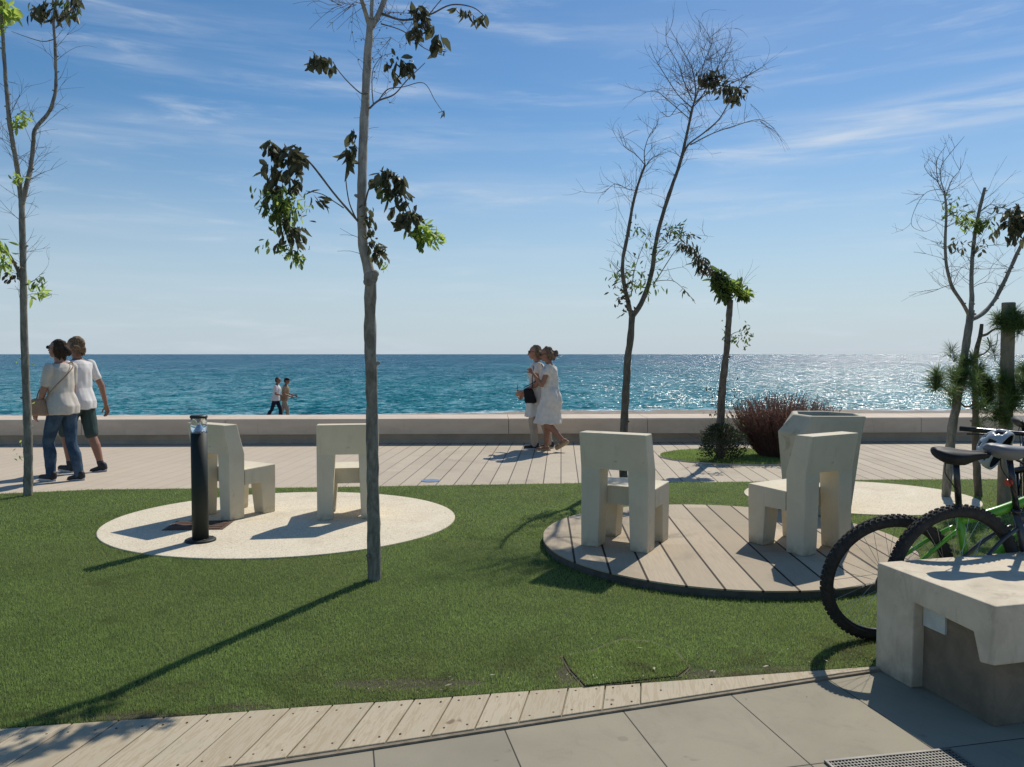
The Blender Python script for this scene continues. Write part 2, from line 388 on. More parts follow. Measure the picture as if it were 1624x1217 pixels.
def fn_turf(t, b, v):
    c = mixc(t, smooth(t, noise_(t, v, 1.1, 5, .6, .4), .3, .7), (.12, .175, .045), (.15, .20, .06))
    f = noise_(t, v, 170, 3, .8)
    c = mixc(t, smooth(t, f, .35, .68), tuple(x * .35 for x in (.04, .07, .02)), c)
    dr = smooth(t, noise_(t, v, 3.2, 6, .7, .8), .62, .78)
    s = N(t, 'ShaderNodeSeparateXYZ'); L(t, v, s.inputs[0])
    near = math_(t, 'SUBTRACT', 1, smooth(t, math_(t, 'SUBTRACT', s.outputs[1], math_(t, 'MULTIPLY', s.outputs[0], .165)), 3.4, 4.1))
    c = mixc(t, math_(t, 'MULTIPLY', math_(t, 'MULTIPLY', dr, near), .75), c, (.12, .105, .06))
    for bx0, by0, ra, rb in ((.93, 3.57, .2, .08), (-.44, 3.47, .42, .09), (.27, 3.55, .1, .16), (-1.1, 3.28, .15, .06), (1.3, 3.62, .3, .06), (-1.6, 3.16, .4, .05)):
        dx_ = math_(t, 'DIVIDE', math_(t, 'SUBTRACT', s.outputs[0], bx0), ra); dy_ = math_(t, 'DIVIDE', math_(t, 'SUBTRACT', s.outputs[1], by0), rb)
        q = math_(t, 'ADD', math_(t, 'MULTIPLY', dx_, dx_), math_(t, 'MULTIPLY', dy_, dy_))
        c = mixc(t, math_(t, 'MULTIPLY', math_(t, 'SUBTRACT', 1, smooth(t, math_(t, 'ADD', q, math_(t, 'MULTIPLY', noise_(t, v, 22, 4, .6), .8)), .7, 1.5)), .85), c, (.11, .09, .06))
    L(t, c, b.inputs['Base Color']); bump(t, b, f, .9, .012)
M['turf'] = mat('turf', (.05, .09, .02), .8, 0, .2, fn_turf)
def fn_blade(t, b, v):
    at = N(t, 'ShaderNodeAttribute'); at.attribute_name = 'tint'
    c = mixc(t, at.outputs['Fac'], (.21, .295, .07), (.46, .60, .19))
    c = mixc(t, math_(t, 'MULTIPLY', smooth(t, noise_(t, v, 1.2, 5, .6, .4), .35, .7), .4), c, (.17, .22, .06))
    s = N(t, 'ShaderNodeSeparateXYZ'); L(t, v, s.inputs[0])
    c = mixc(t, math_(t, 'MULTIPLY', smooth(t, noise_(t, v, .55, 4, .6, .6), .38, .66), .55), c, (.32, .36, .12))
    dk_ = smooth(t, noise_(t, mapping(t, v, (1, 1, 1), (0, 0, .3), (3, 8, 0)), 2.4, 6, .7, .6), .50, .72)
    c = mixc(t, math_(t, 'MULTIPLY', dk_, .45), c, (.07, .10, .03))
    nr = math_(t, 'SUBTRACT', 1, smooth(t, math_(t, 'SUBTRACT', s.outputs[1], math_(t, 'MULTIPLY', s.outputs[0], .165)), 3.45, 4.0))
    near = math_(t, 'MULTIPLY', smooth(t, noise_(t, v, 4.2, 6, .7, .8), .46, .66), math_(t, 'MULTIPLY', nr, .75))
    c = mixc(t, near, c, (.17, .14, .085))
    L(t, c, b.inputs['Base Color'])
M['turf_blade'] = mat('turf_blade', (.06, .11, .03), .55, 0, .35, fn_blade)
_t = M['turf_blade'].node_tree; _b = _t.nodes['Principled BSDF']; _tl = N(_t, 'ShaderNodeBsdfTranslucent'); _mx = N(_t, 'ShaderNodeMixShader'); _mx.inputs[0].default_value = .5
L(_t, _b.inputs['Base Color'].links[0].from_socket, _tl.inputs[0]); L(_t, _b.outputs[0], _mx.inputs[1]); L(_t, _tl.outputs[0], _mx.inputs[2]); L(_t, _mx.outputs[0], _t.nodes['Material Output'].inputs[0])
M['beach_sand'] = mottled('beach_sand', (.36, .30, .24), (.20, .17, .14), 1.2, .9, .8, .06, 9, (2.5, .55, (.12, .10, .085), .6))
M['soil'] = mottled('soil', (.05, .04, .03), (.08, .065, .05), 9, .95, .6, .01, 40)
M['black_metal'] = mat('black_metal', (.018, .024, .020), .6, 0, .35)
M['cap_black'] = mat('cap_black', (.02, .02, .02), .5)
M['lens'] = mat('lens', (.92, .95, .95), .06)
M['lens'].node_tree.nodes['Principled BSDF'].inputs['Transmission Weight'].default_value = .95
M['lens'].node_tree.nodes['Principled BSDF'].inputs['IOR'].default_value = 1.12
M['reflector'] = mat('reflector', (.8, .8, .8), .25, .9)
M['rust'] = mottled('rust', (.16, .09, .06), (.09, .055, .04), 12, .8, .5, .003, 70)
M['galv'] = mottled('galv', (.25, .24, .21), (.18, .17, .15), 8, .6, .2, .002, 80, metal=.3)
M['pale_plate'] = mottled('pale_plate', (.60, .64, .60), (.48, .53, .50), 14, .35, .1, .001, 80)
def fn_bark(c1, c2, sc=1.0):
    def fn(t, b, v):
        a = noise_(t, mapping(t, v, (14 * sc, 14 * sc, 5 * sc)), 1.6, 6, .65, .8)
        c = mixc(t, smooth(t, a, .33, .68), c1, c2)
        r_ = smooth(t, noise_(t, mapping(t, v, (6, 6, 40)), 1.2, 3, .6, .4), .6, .75)
        c = mixc(t, math_(t, 'MULTIPLY', r_, .35), c, tuple(k * .5 for k in c1))
        L(t, c, b.inputs['Base Color']); bump(t, b, a, .6, .006)
    return fn
M['bark'] = mat('bark', (.3, .26, .2), .85, 0, .2, fn_bark((.15, .137, .11), (.30, .28, .235)))
M['bark_pale'] = mat('bark_pale', (.4, .36, .3), .8, 0, .25, fn_bark((.23, .21, .17), (.42, .39, .33)))
M['bark_dark'] = mat('bark_dark', (.15, .12, .1), .9, 0, .2, fn_bark((.10, .085, .065), (.19, .165, .13)))
M['twig'] = mat('twig', (.16, .13, .11), .85, 0, .2)
M['post_wood'] = mat('post_wood', (.3, .24, .17), .85, 0, .2, fn_bark((.20, .165, .115), (.30, .255, .185), .5))
def leafmat(name, c1, c2, tr=.45, rough=.5):
    m = bpy.data.materials.new(name); m.use_nodes = True; t = m.node_tree
    b = t.nodes['Principled BSDF']; b.inputs['Roughness'].default_value = rough; b.inputs['Specular IOR Level'].default_value = .3
    at = N(t, 'ShaderNodeAttribute'); at.attribute_name = 'tint'
    c = mixc(t, at.outputs['Fac'], c1, c2); L(t, c, b.inputs['Base Color'])
    tl = N(t, 'ShaderNodeBsdfTranslucent')
    L(t, mixc(t, .5, c, tuple(min(1, k * 1.9) for k in c2)), tl.inputs[0])
    mx = N(t, 'ShaderNodeMixShader'); mx.inputs[0].default_value = tr
    L(t, b.outputs[0], mx.inputs[1]); L(t, tl.outputs[0], mx.inputs[2])
    L(t, mx.outputs[0], t.nodes['Material Output'].inputs[0]); return m
M['leaf_dark'] = leafmat('leaf_dark', (.032, .036, .022), (.115, .12, .065), .32)
M['leaf_mid'] = leafmat('leaf_mid', (.045, .075, .022), (.13, .19, .05), .42)
M['leaf_fresh'] = leafmat('leaf_fresh', (.15, .24, .04), (.36, .46, .10), .6)
M['leaf_dry'] = leafmat('leaf_dry', (.05, .038, .03), (.12, .09, .06), .25)
M['needle'] = leafmat('needle', (.045, .085, .025), (.14, .20, .06), .35)
M['shrub_leaf'] = leafmat('shrub_leaf', (.018, .03, .014), (.05, .07, .03), .2)
M['red_twig'] = leafmat('red_twig', (.075, .04, .032), (.22, .12, .09), .35, .8)

def warm(m, k):
    t = m.node_tree; b = t.nodes['Principled BSDF']; l_ = b.inputs['Base Color'].links
    if l_:
        src = l_[0].from_socket; c = mixc(t, 1.0, src, k, 'MULTIPLY'); L(t, c, b.inputs['Base Color'])
for k_, f_ in (('white_aggregate', (1.0, .94, .80)), ('deck_wood', (1.0, .92, .78)), ('pavement', (.87, .83, .72)), ('wall_stone', (1.0, .95, .86)), ('plank_pine', (.96, .94, .86)),
               ('promenade', (.96, .95, .88)), ('chair_concrete', (1.0, .955, .865)), ('bench_concrete', (1.0, .94, .82)), ('bench_infill', (1, .93, .8))): warm(M[k_], f_)
# ------------------------------------------------------------ sea
def sea_material():
    m = bpy.data.materials.new('sea_water'); m.use_nodes = True; t = m.node_tree
    b = t.nodes['Principled BSDF']; v = N(t, 'ShaderNodeTexCoord').outputs['Object']
    s = N(t, 'ShaderNodeSeparateXYZ'); L(t, v, s.inputs[0])
    def slope(vec, scale, det, amp, off):
        n = noise_(t, mapping(t, vec, (1, 1, 1), (0, 0, R(off * 7)), (off * 13.7, off * 5.1, 0)), scale, det, .62, .2, out=1)
        q = N(t, 'ShaderNodeVectorMath', operation='SUBTRACT'); L(t, n, q.inputs[0]); q.inputs[1].default_value = (.5, .5, .5)
        r_ = N(t, 'ShaderNodeVectorMath', operation='SCALE'); L(t, q.outputs[0], r_.inputs[0]); r_.inputs['Scale'].default_value = amp
        return r_.outputs[0]
    st = mapping(t, v, (.55, 1.5, 1))
    def add(a, b_):
        n = N(t, 'ShaderNodeVectorMath', operation='ADD'); L(t, a, n.inputs[0]); L(t, b_, n.inputs[1]); return n.outputs[0]
    sm_ = slope(st, .35, 3, .7, 1)
    for sc3, am, k_ in (((4.5, 8, 1), 2.9, 2), ((2.4, 3.0, 1), 2.7, 3), ((1.3, 1.0, 1), 1.7, 4), ((.8, .35, 1), 1.2, 5), ((.3, .09, 1), .7, 6), ((.08, .016, 1), .5, 7)):
        sm_ = add(sm_, slope(mapping(t, v, sc3), 1.0, 1, am, k_))
    bias = N(t, 'ShaderNodeVectorMath', operation='ADD'); L(t, sm_, bias.inputs[0]); bias.inputs[1].default_value = (-.31, -.52, 0)   # all normals tilted shorewards and sideways, to gather the sun glitter at right
    n = N(t, 'ShaderNodeVectorMath', operation='MULTIPLY'); L(t, bias.outputs[0], n.inputs[0]); n.inputs[1].default_value = (.50, .60, 0)
    up = N(t, 'ShaderNodeVectorMath', operation='ADD'); L(t, n.outputs[0], up.inputs[0]); up.inputs[1].default_value = (0, 0, 1)
    nn = N(t, 'ShaderNodeVectorMath', operation='NORMALIZE'); L(t, up.outputs[0], nn.inputs[0])
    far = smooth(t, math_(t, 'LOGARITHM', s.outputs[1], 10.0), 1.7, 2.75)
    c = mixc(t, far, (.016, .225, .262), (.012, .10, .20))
    pat = smooth(t, noise_(t, mapping(t, v, (.3, 1, 1)), .035, 4, .6, .6), .4, .66)
    c = mixc(t, math_(t, 'MULTIPLY', pat, .55), c, (.03, .29, .30))
    wv = smooth(t, noise_(t, st, .5, 5, .6, .3), .35, .65)
    c = mixc(t, math_(t, 'MULTIPLY', wv, .6), tuple(), c) if False else mixc(t, math_(t, 'MULTIPLY', math_(t, 'SUBTRACT', 1, wv), .35), c, (.010, .11, .15))
    foam = smooth(t, noise_(t, mapping(t, v, (.35, 1.3, 1)), .55, 6, .7, .4), .715, .76)
    y0 = math_(t, 'SUBTRACT', s.outputs[1], math_(t, 'MULTIPLY', smooth(t, s.outputs[0], -14, 8), 4.5))
    shore = math_(t, 'SUBTRACT', 1, smooth(t, math_(t, 'ADD', y0, math_(t, 'MULTIPLY', noise_(t, v, .5, 4, .6), 5)), 46.2, 48.6))
    shore = math_(t, 'MULTIPLY', shore, smooth(t, noise_(t, mapping(t, v, (.5, 2, 1)), 1.2, 5, .7, .5), .38, .55))
    foam = math_(t, 'MAXIMUM', math_(t, 'MULTIPLY', foam, .55), shore)
    c = mixc(t, foam, c, (.75, .8, .8))
    L(t, c, b.inputs['Base Color']); L(t, nn.outputs[0], b.inputs['Normal'])
    b.inputs['Roughness'].default_value = .13; b.inputs['IOR'].default_value = 1.333
    lg = math_(t, 'LOGARITHM', s.outputs[1], 10.0); cur = None      # glint pattern laid into the specular strength as noise patches, coarser with distance
    for sc4, l0, l1 in (((1.7, .75, 1), 0, 0), ((.9, .24, 1), 1.85, 2.05), ((.36, .05, 1), 2.2, 2.5), ((.13, .009, 1), 2.65, 2.95), ((.045, .0016, 1), 3.1, 3.4)):
        q = noise_(t, mapping(t, v, sc4, (0, 0, R(3)), (l1 * 9, l0 * 5, 0)), 1.6, 2, .65)
        if cur is None: cur = q
        else:
            mf = N(t, 'ShaderNodeMix', data_type='FLOAT'); L(t, smooth(t, lg, l0, l1), mf.inputs[0]); L(t, cur, mf.inputs[2]); L(t, q, mf.inputs[3]); cur = mf.outputs[0]
    mask = smooth(t, cur, .50, .60)
    L(t, math_(t, 'ADD', math_(t, 'MULTIPLY', mask, .85), .07), b.inputs['Specular IOR Level'])
    rr = math_(t, 'ADD', math_(t, 'MULTIPLY', foam, .5), .21); L(t, rr, b.inputs['Roughness'])
    return m
SEA_Z = -2.0
sea = MB()
ys = [38, 60, 100, 200, 500, 1500, 5000, 15000, 45000]; xs = [-30000, -3000, -300, 0, 300, 3000, 30000]
sea.add([(x, y, SEA_Z) for y in ys for x in xs], [(j * 7 + i, j * 7 + i + 1, j * 7 + i + 8, j * 7 + i + 7) for j in range(8) for i in range(6)])
tag(sea.build('sea', sea_material()), 'blue green choppy sea glittering under the sun out to the horizon', 'sea', kind='structure')
# beach
nx, ny = 220, 60; bx = np.linspace(-60, 60, nx); by = np.linspace(0, 1, ny); V = []
for t_ in by:
    for x in bx:
        sh = 44.3 + 4.5 * (1 / (1 + math.exp(-(x + 2) / 3.2))) + .35 * math.sin(x * .7) + .2 * math.sin(x * 2.1)
        y = 13.6 + t_ * (sh + 4 - 13.6); z = -.9 - .12 * (y - 13.6) / 16 if y < 30 else -1.02 - (y - 30) / (sh - 30) * .98
        z += .05 * mnoise.noise(Vector((x * .8, y * .8, 0))) + .02 * mnoise.noise(Vector((x * 4, y * 4, 3)))
        V.append((x, y, z))
F = [(j * nx + i, j * nx + i + 1, (j + 1) * nx + i + 1, (j + 1) * nx + i) for j in range(ny - 1) for i in range(nx - 1)]
tag(big_mesh('beach', V, F, M['beach_sand'], kind='structure'), 'brown shingle beach behind the low white wall', 'beach')
# ground under everything
tag(MB().box((0, 1.75, -.52), (90, 23.9, 1.0)).build('ground', M['soil'], kind='structure'))

# ------------------------------------------------------------ promenade, pavement, boardwalk, turf
def sheet(name, poly, z, m, kind='structure', thick=0.0, parent=None):
    mb = MB(); n = len(poly)
    if thick: mb.prism([(p[0], p[1]) for p in poly], z - thick, z)
    else: mb.add([(p[0], p[1], z) for p in poly], [tuple(range(n))])
    return mb.build(name, m, parent, kind=kind)
sheet('promenade', [(-45, 7.0), (45, 7.0), (45, 13.7), (-45, 13.7)], 0.0, M['promenade'])
up = lambda x: 3.395 + .1655 * x           # upper edge of the wooden strip
lo = lambda x: min(3.105 + .3225 * x, up(x) - .004) if x < 1.83 else up(x) - .004
sheet('pavement', [(-40, -9), (40, -9), (40, up(40)), (1.9, up(1.9)), (-40, up(-40))][0:5], -.001, M['pavement'])
far_pts = [(-45, 8.15), (-6.5, 8.2), (-5.47, 8.30), (-4.60, 8.56), (-3.4, 8.63), (-2.20, 8.70), (.79, 8.99), (2.56, 9.07), (4.41, 9.24), (6.1, 9.28), (45, 9.6)]
turf_poly = [(-45, up(-45)), (-4, up(-4)), (1.9, up(1.9)), (45, up(45) if up(45) < 8.5 else 8.4)] + far_pts[::-1]
turf_poly = [(-18, up(-18)), (18, up(18))] + [(18, 9.4)] + [p for p in far_pts[::-1] if abs(p[0]) < 18] + [(-18, 8.1)]
sheet('lawn', turf_poly, .010, M['turf'])
# timber strip, board by board
pd = Vector((.169, .986)); Vv = []; Ff = []; At = []
def board(pl, z0=-.02, z1=.012, tint=0.0):
    b = len(Vv); n = len(pl)
    Vv.extend([(x, y, z0) for x, y in pl] + [(x, y, z1) for x, y in pl]); At.extend([tint] * 2 * n)
    Ff.append(tuple(b + i for i in range(n, 2 * n)))
    Ff.extend([(b + i, b + (i + 1) % n, b + n + (i + 1) % n, b + n + i) for i in range(n)])
def hit(x0, line_a, line_b):   # point on y = a + b x going from (x0, up(x0)) along pd
    y0 = up(x0); k = (line_a + line_b * x0 - y0) / (pd.y - line_b * pd.x)
    return x0 + pd.x * k, y0 + pd.y * k
x = .583; g = .003; screws = MB()
while x > -6.5:
    wd = .168 * (1 + .03 * math.sin(x * 7)); xa, xb = x - wd + g, x - g
    la, lb = hit(xa, 3.105, .3225), hit(xb, 3.105, .3225)
    board([la, lb, (xb, up(xb) - .004), (xa, up(xa) - .004)], z1=.012 + .0012 * math.sin(x * 31), tint=random.random())
    for sx_ in (xa + .035, xb - .035):
        for f in (.14, .86):
            l_ = hit(sx_, 3.105, .3225); px_, py_ = sx_ + (l_[0] - sx_) * f, up(sx_) + (l_[1] - up(sx_)) * f
            screws.lathe([(.0045, .0105), (.0045, .0140)], 8, Matrix.Translation((px_, py_, 0)))
    x -= wd
la = hit(.586, 3.105, .3225); tip = 1.86
board([la, (1.1, lo(1.1)), (1.5, lo(1.5)), (tip, up(tip) - .012), (tip, up(tip) - .004), (.586, up(.586) - .004)], tint=.2)
for x_ in (.66, .9, 1.15): screws.lathe([(.0045, .0105), (.0045, .0140)], 8, Matrix.Translation((x_, (up(x_) + lo(x_)) / 2, 0)))
me = bpy.data.meshes.new('timber_strip'); me.from_pydata(Vv, [], Ff)
a_ = me.attributes.new('tint', 'FLOAT', 'POINT'); a_.data.foreach_set('value', At); me.materials.append(M['plank_pine'])
strip = bpy.data.objects.new('boardwalk', me); col.objects.link(strip); bevel(strip, .002, 1)
tag(strip, 'pale pine boardwalk strip between green turf and grey slabs', 'boardwalk', kind='structure')
screws.build('screw', M['rust'], strip)
eb = MB(); p0 = Vector((-6.5, 3.105 - .3225 * 6.5 - .012, 0)); p1 = Vector((1.82, 3.105 + .3225 * 1.82 - .014, 0)); d = (p1 - p0).normalized(); n_ = Vector((d.y, -d.x, 0))
eb.add([p0 + n_ * .008 + Vector((0, 0, -.02)), p1 + n_ * .008 + Vector((0, 0, -.02)), p1 - n_ * .008 + Vector((0, 0, -.02)), p0 - n_ * .008 + Vector((0, 0, -.02)),
        p0 + n_ * .008 + Vector((0, 0, .005)), p1 + n_ * .008 + Vector((0, 0, .008)), p1 - n_ * .008 + Vector((0, 0, .008)), p0 - n_ * .008 + Vector((0, 0, .008))],
       [(4, 5, 6, 7), (0, 1, 5, 4), (2, 3, 7, 6)])
eb.build('edging', M['post_wood'], strip)

PAD1 = (Vector((-2.045, 6.98)), 1.53, 1.37); PAD2 = (Vector((3.62, 8.12)), 1.16, .98)
DECK = (Vector((1.62, 6.03)), 1.38, 1.36); ISL = (Vector((3.38, 11.38)), 1.2, .9)
def ellipse(e, n=96, ang=0.0, k=1.0):
    c, a, b = e; ca, sa = math.cos(ang), math.sin(ang)
    return [(c.x + k * (a * math.cos(u) * ca - b * math.sin(u) * sa), c.y + k * (a * math.cos(u) * sa + b * math.sin(u) * ca)) for u in [2 * math.pi * i / n for i in range(n)]]
p1o = MB().prism(ellipse(PAD1), -.01, .022).build('paved_circle', M['white_aggregate']); bevel(p1o, .006, 2)
tag(p1o, 'round white aggregate pad under the two left concrete chairs', 'paved pad', 'round pads in the lawn', 'structure')
p2o = MB().prism(ellipse(PAD2), -.01, .022).build('paved_circle', M['white_aggregate']); bevel(p2o, .006, 2)
tag(p2o, 'round white aggregate pad behind the bicycle saddle', 'paved pad', 'round pads in the lawn', 'structure')
dk = empty('timber_deck', (DECK[0].x, DECK[0].y, 0), 0, 'round weathered timber deck carrying two concrete chairs', 'deck')
loc = lambda e: [(x - e[0].x, y - e[0].y) for x, y in ellipse(e)]
o = MB().prism(loc(DECK), .062, .072).build('decking', M['deck_wood'], dk)
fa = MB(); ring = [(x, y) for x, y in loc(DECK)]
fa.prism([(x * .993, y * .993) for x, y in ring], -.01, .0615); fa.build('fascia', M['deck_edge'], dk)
isl = sheet('planting_bed', ellipse(ISL), .012, M['turf'])
rim = MB(); pts = [Vector((x, y, .008)) for x, y in ellipse(ISL, 80, 0, 1.015)]; rim.tube(pts + [pts[0]], .012, 5, False)
tag(rim.build('edging', M['wall_stone'], isl))

BARE = [(G(1100, 1072).x, G(1100, 1072).y, .13, .05), (G(650, 1088).x, G(650, 1088).y, .34, .05), (G(900, 1075).x, G(900, 1075).y, .05, .10), (G(395, 1128).x, G(395, 1128).y, .10, .03), (G(1215, 1062).x, G(1215, 1062).y, .22, .03), (G(240, 1142).x, G(240, 1142).y, .3, .025)]
# outline of the loose piece of turf, then blades of turf everywhere else
pp = [G(*q) for q in ((893, 1046), (935, 1040), (985, 1021), (1030, 1024), (1068, 1036), (1092, 1064), (1075, 1078), (928, 1094), (905, 1068))]
pc = sum((Vector(p) for p in pp), Vector()) / len(pp)
crack = [((p.x - pc.x) * (1.05 + .02 * math.sin(i * 2.3)) + pc.x, (p.y - pc.y) * ((1.16 if p.y > pc.y else 1.03) + .02 * math.sin(i * 3.1)) + pc.y) for i, p in enumerate(pp)]
def blades(name, n, region, hmin, hmax, wd, xr, yr, power=1.0, z=.010):
    u = rng.random(n) ** power
    y = yr[0] + (yr[1] - yr[0]) * u
    half = (y * .72 + .35); x = (rng.random(n) * 2 - 1) * half if xr is None else xr[0] + (xr[1] - xr[0]) * rng.random(n)
    ok = poly_in(x, y, region)
    for c, a, b in (PAD1, PAD2, DECK):
        ok &= ((x - c.x) / (a + .002)) ** 2 + ((y - c.y) / (b + .002)) ** 2 > .978 + .022 * rng.random(n)
    ok &= ~(poly_in(x, y, crack) & (rng.random(n) < .93))
    for bx0, by0, ra, rb in BARE:
        nz = np.sin(x * 23) * .25 + np.sin(y * 31 + x * 9) * .25
        ok &= ~(((((x - bx0) / ra) ** 2 + ((y - by0) / rb) ** 2) < 1 + nz) & (rng.random(n) < .72))
    x, y = x[ok], y[ok]; k = len(x)
    h = hmin + (hmax - hmin) * rng.random(k); an = rng.random(k) * 2 * np.pi; le = rng.normal(0, .55, k) ; la_ = rng.random(k) * 2 * np.pi
    hw = wd * (.6 + .8 * rng.random(k))
    V = np.zeros((k, 3, 3)); V[:, 0] = np.stack([x - np.cos(an) * hw, y - np.sin(an) * hw, np.full(k, z - .004)], 1)
    V[:, 1] = np.stack([x + np.cos(an) * hw, y + np.sin(an) * hw, np.full(k, z - .004)], 1)
    V[:, 2] = np.stack([x + np.cos(la_) * h * le, y + np.sin(la_) * h * le, z + h * (1 - .25 * np.abs(le).clip(0, 2))], 1)
    tint = np.repeat(rng.random(k), 3) * .8; tint[2::3] += .2
    return big_mesh(name, V.reshape(-1, 3), np.arange(3 * k).reshape(-1, 3), M['turf_blade'], kind='stuff', attr=tint)
o = blades('turf_blades', 620000, turf_poly, .008, .022, .0016, None, (3.0, 6.2), 1.15)
tag(o, 'short green artificial turf pile covering the near lawn', 'turf', kind='stuff')
o = blades('turf_blades', 300000, turf_poly, .010, .022, .003, None, (6.2, 9.4), 1.1)
tag(o, 'short green artificial turf pile around the pads and far edge', 'turf', kind='stuff')
o = blades('turf_blades', 40000, ellipse(ISL), .015, .035, .004, (2.1, 4.7), (10.3, 12.4), 1, .012)
tag(o, 'green grass in the oval planting bed under the shrubs', 'grass', kind='stuff')
# lifted piece of turf with bare soil round it
M['dirt'] = mottled('dirt', (.10, .08, .055), (.16, .13, .09), 20, .95, .8, .01, 60)
sc_ = sheet('bare_soil', crack, .0135, M['dirt'], kind='structure')
patch = MB().prism([(p.x, p.y) for p in pp], .006, .019).build('turf_patch', M['turf'])
tag(patch, 'loose cut square of turf lifting beside the timber strip', 'turf patch')
k_ = 30000; bx_ = pc.x + (rng.random(k_) - .5) * .9; by_ = pc.y + (rng.random(k_) - .5) * .7; ok = poly_in(bx_, by_, [(p.x, p.y) for p in pp])
def blade_patch(x, y, z, h0, h1, wd, parent):
    k = len(x); h = h0 + (h1 - h0) * rng.random(k); an = rng.random(k) * 6.283; le = rng.normal(0, .5, k); la_ = rng.random(k) * 6.283
    V = np.zeros((k, 3, 3)); V[:, 0] = np.stack([x - np.cos(an) * wd, y - np.sin(an) * wd, z + 0 * x], 1); V[:, 1] = np.stack([x + np.cos(an) * wd, y + np.sin(an) * wd, z + 0 * x], 1)
    V[:, 2] = np.stack([x + np.cos(la_) * h * le, y + np.sin(la_) * h * le, z + h], 1)
    t_ = np.repeat(rng.random(k), 3)
    return big_mesh('pile', V.reshape(-1, 3), np.arange(3 * k).reshape(-1, 3), M['turf_blade'], parent, 'stuff', t_)
blade_patch(bx_[ok], by_[ok], .017, .008, .022, .0016, patch)
# bits of litter on the lawn
V = []; F = []; T = []
for i in range(260):
    y = random.uniform(3.2, 8.6); x = random.uniform(-.7, .7) * y; 
    if i < 150: x = random.uniform(-1, 1.9); y = up(x) + random.expovariate(9) + .02
    s_ = random.uniform(.002, .008) if i > 8 else random.uniform(.012, .022); a = random.random() * 6.28; b = len(V)
    z = .03 if (Vector((x, y)) - DECK[0]).length > 1.4 else .085
    V += [(x - s_ * math.cos(a), y - s_ * math.sin(a), z), (x + .3 * s_ * math.sin(a), y - .3 * s_ * math.cos(a), z + .002), (x + s_ * math.cos(a), y + s_ * math.sin(a), z + random.uniform(0, .006)), (x - .3 * s_ * math.sin(a), y + .3 * s_ * math.cos(a), z + .003)]
    F.append((b, b + 1, b + 2, b + 3)); T += [random.random()] * 4
M['litter'] = leafmat('litter', (.10, .07, .04), (.5, .44, .33), .1)
tag(big_mesh('leaf_litter', V, F, M['litter'], attr=T), 'tiny dry leaves and pale crumbs scattered over the lawn', 'leaf litter', kind='stuff')

# ------------------------------------------------------------ sea wall
wl = empty('sea_wall', (0, 12.79, 0), math.atan2(.53, 16.7), 'long low pale stone seat wall between promenade and sea', 'wall')
cb_ = MB(); x = -40.0; k = 0
while x < 40:
    ln = 2.35
    cb_.prism([(y, z) for y, z in ((.30, .165), (.30, .40), (.318, .42), (1.10, .43), (1.12, .41), (1.12, .165))], x + .004, x + ln - .004,
              Matrix(((0, 0, 1, 0), (1, 0, 0, 0), (0, 1, 0, 0), (0, 0, 0, 1))))
    x += ln
cb_.build('coping', M['wall_stone'], wl, fix=True)
MB().box((0, .76, .0795), (80, .66, .161)).build('wall_base', M['wall_base'], wl)
MB().box((0, .70, .01), (80, .58, .09)).build('plinth', M['wall_base'], wl)
MB().box((0, .98, -.55), (80, .3, 1.3)).build('retaining_wall', M['wall_stone'], wl)

# ------------------------------------------------------------ concrete chairs
def make_chair():
    W, D, H, S = .52, .52, .855, .45
    rt = empty('concrete_chair')
    ya, yb = -D / 2, -D / 2 + .17
    def solid(name, q, keep):
        """q: 8 corner points bottom (4) then top (4)"""
        o = MB().add(q, [(3, 2, 1, 0), (4, 5, 6, 7), (0, 1, 5, 4), (1, 2, 6, 5), (2, 3, 7, 6), (3, 0, 4, 7)]).build(name, M['chair_concrete'], rt, fix=True)
        return bevel(o, .007, 2, keep)
    inz = lambda z: (lambda e: not all(abs(v.co.z - z) < 1e-4 for v in e.verts))
    zt = .585; lean = .05; l0 = 0.0; w2 = W / 2
    h = [(-w2, ya), (w2, ya), (w2, yb), (-w2, yb)]
    solid('backrest', [(x, y, zt) for x, y in h] + [(-w2 + .004, ya - lean, H), (w2 - .004, ya - lean, H), (w2 - .004, yb - .028 - lean, H), (-w2 + .004, yb - .028 - lean, H)], inz(zt))
    for s in (-1, 1):
        i0, i1 = (w2 - .135) * s, (w2 - .155) * s
        solid('leg', [(w2 * s, ya + .004, 0), (i0, ya + .004, 0), (i0, yb - .01, 0), (w2 * s, yb - .01, 0),
                      (w2 * s, ya, zt), (i1, ya, zt), (i1, yb, zt), (w2 * s, yb, zt)], inz(zt))
        f0, f1 = D / 2 - .14, D / 2 - .165
        solid('leg', [(w2 * s - .004 * s, f0, 0), (i0, f0, 0), (i0, D / 2 - .004, 0), (w2 * s - .004 * s, D / 2 - .004, 0),
                      (w2 * s, f1, .30), (i1, f1, .30), (i1, D / 2, .30), (w2 * s, D / 2, .30)], inz(.30))
    solid('seat', [(-w2, yb + .0002, .3002), (w2, yb + .0002, .3002), (w2, D / 2, .3002), (-w2, D / 2, .3002),
                   (-w2, yb + .0002, S - .01), (w2, yb + .0002, S - .01), (w2, D / 2, S), (-w2, D / 2, S)],
          lambda e: not all(abs(v.co.z - .3002) < 1e-4 for v in e.verts) and not all(abs(v.co.y - yb - .0002) < 1e-4 for v in e.verts))
    return rt
def place_chair(rt, corner, side, yaw, z):
    """corner = ground point of the rear corner; side -1 left, +1 right"""
    ca, sa = math.cos(yaw), math.sin(yaw); lx, ly = side * .26, -.26
    rt.location = (corner[0] - (lx * ca - ly * sa), corner[1] - (lx * sa + ly * ca), z); rt.rotation_euler = (0, 0, yaw)
ch0 = make_chair()
def copy_tree(o, parent=None):
    c = o.copy(); col.objects.link(c); c.parent = parent
    for ch in list(o.children): copy_tree(ch, c)
    return c
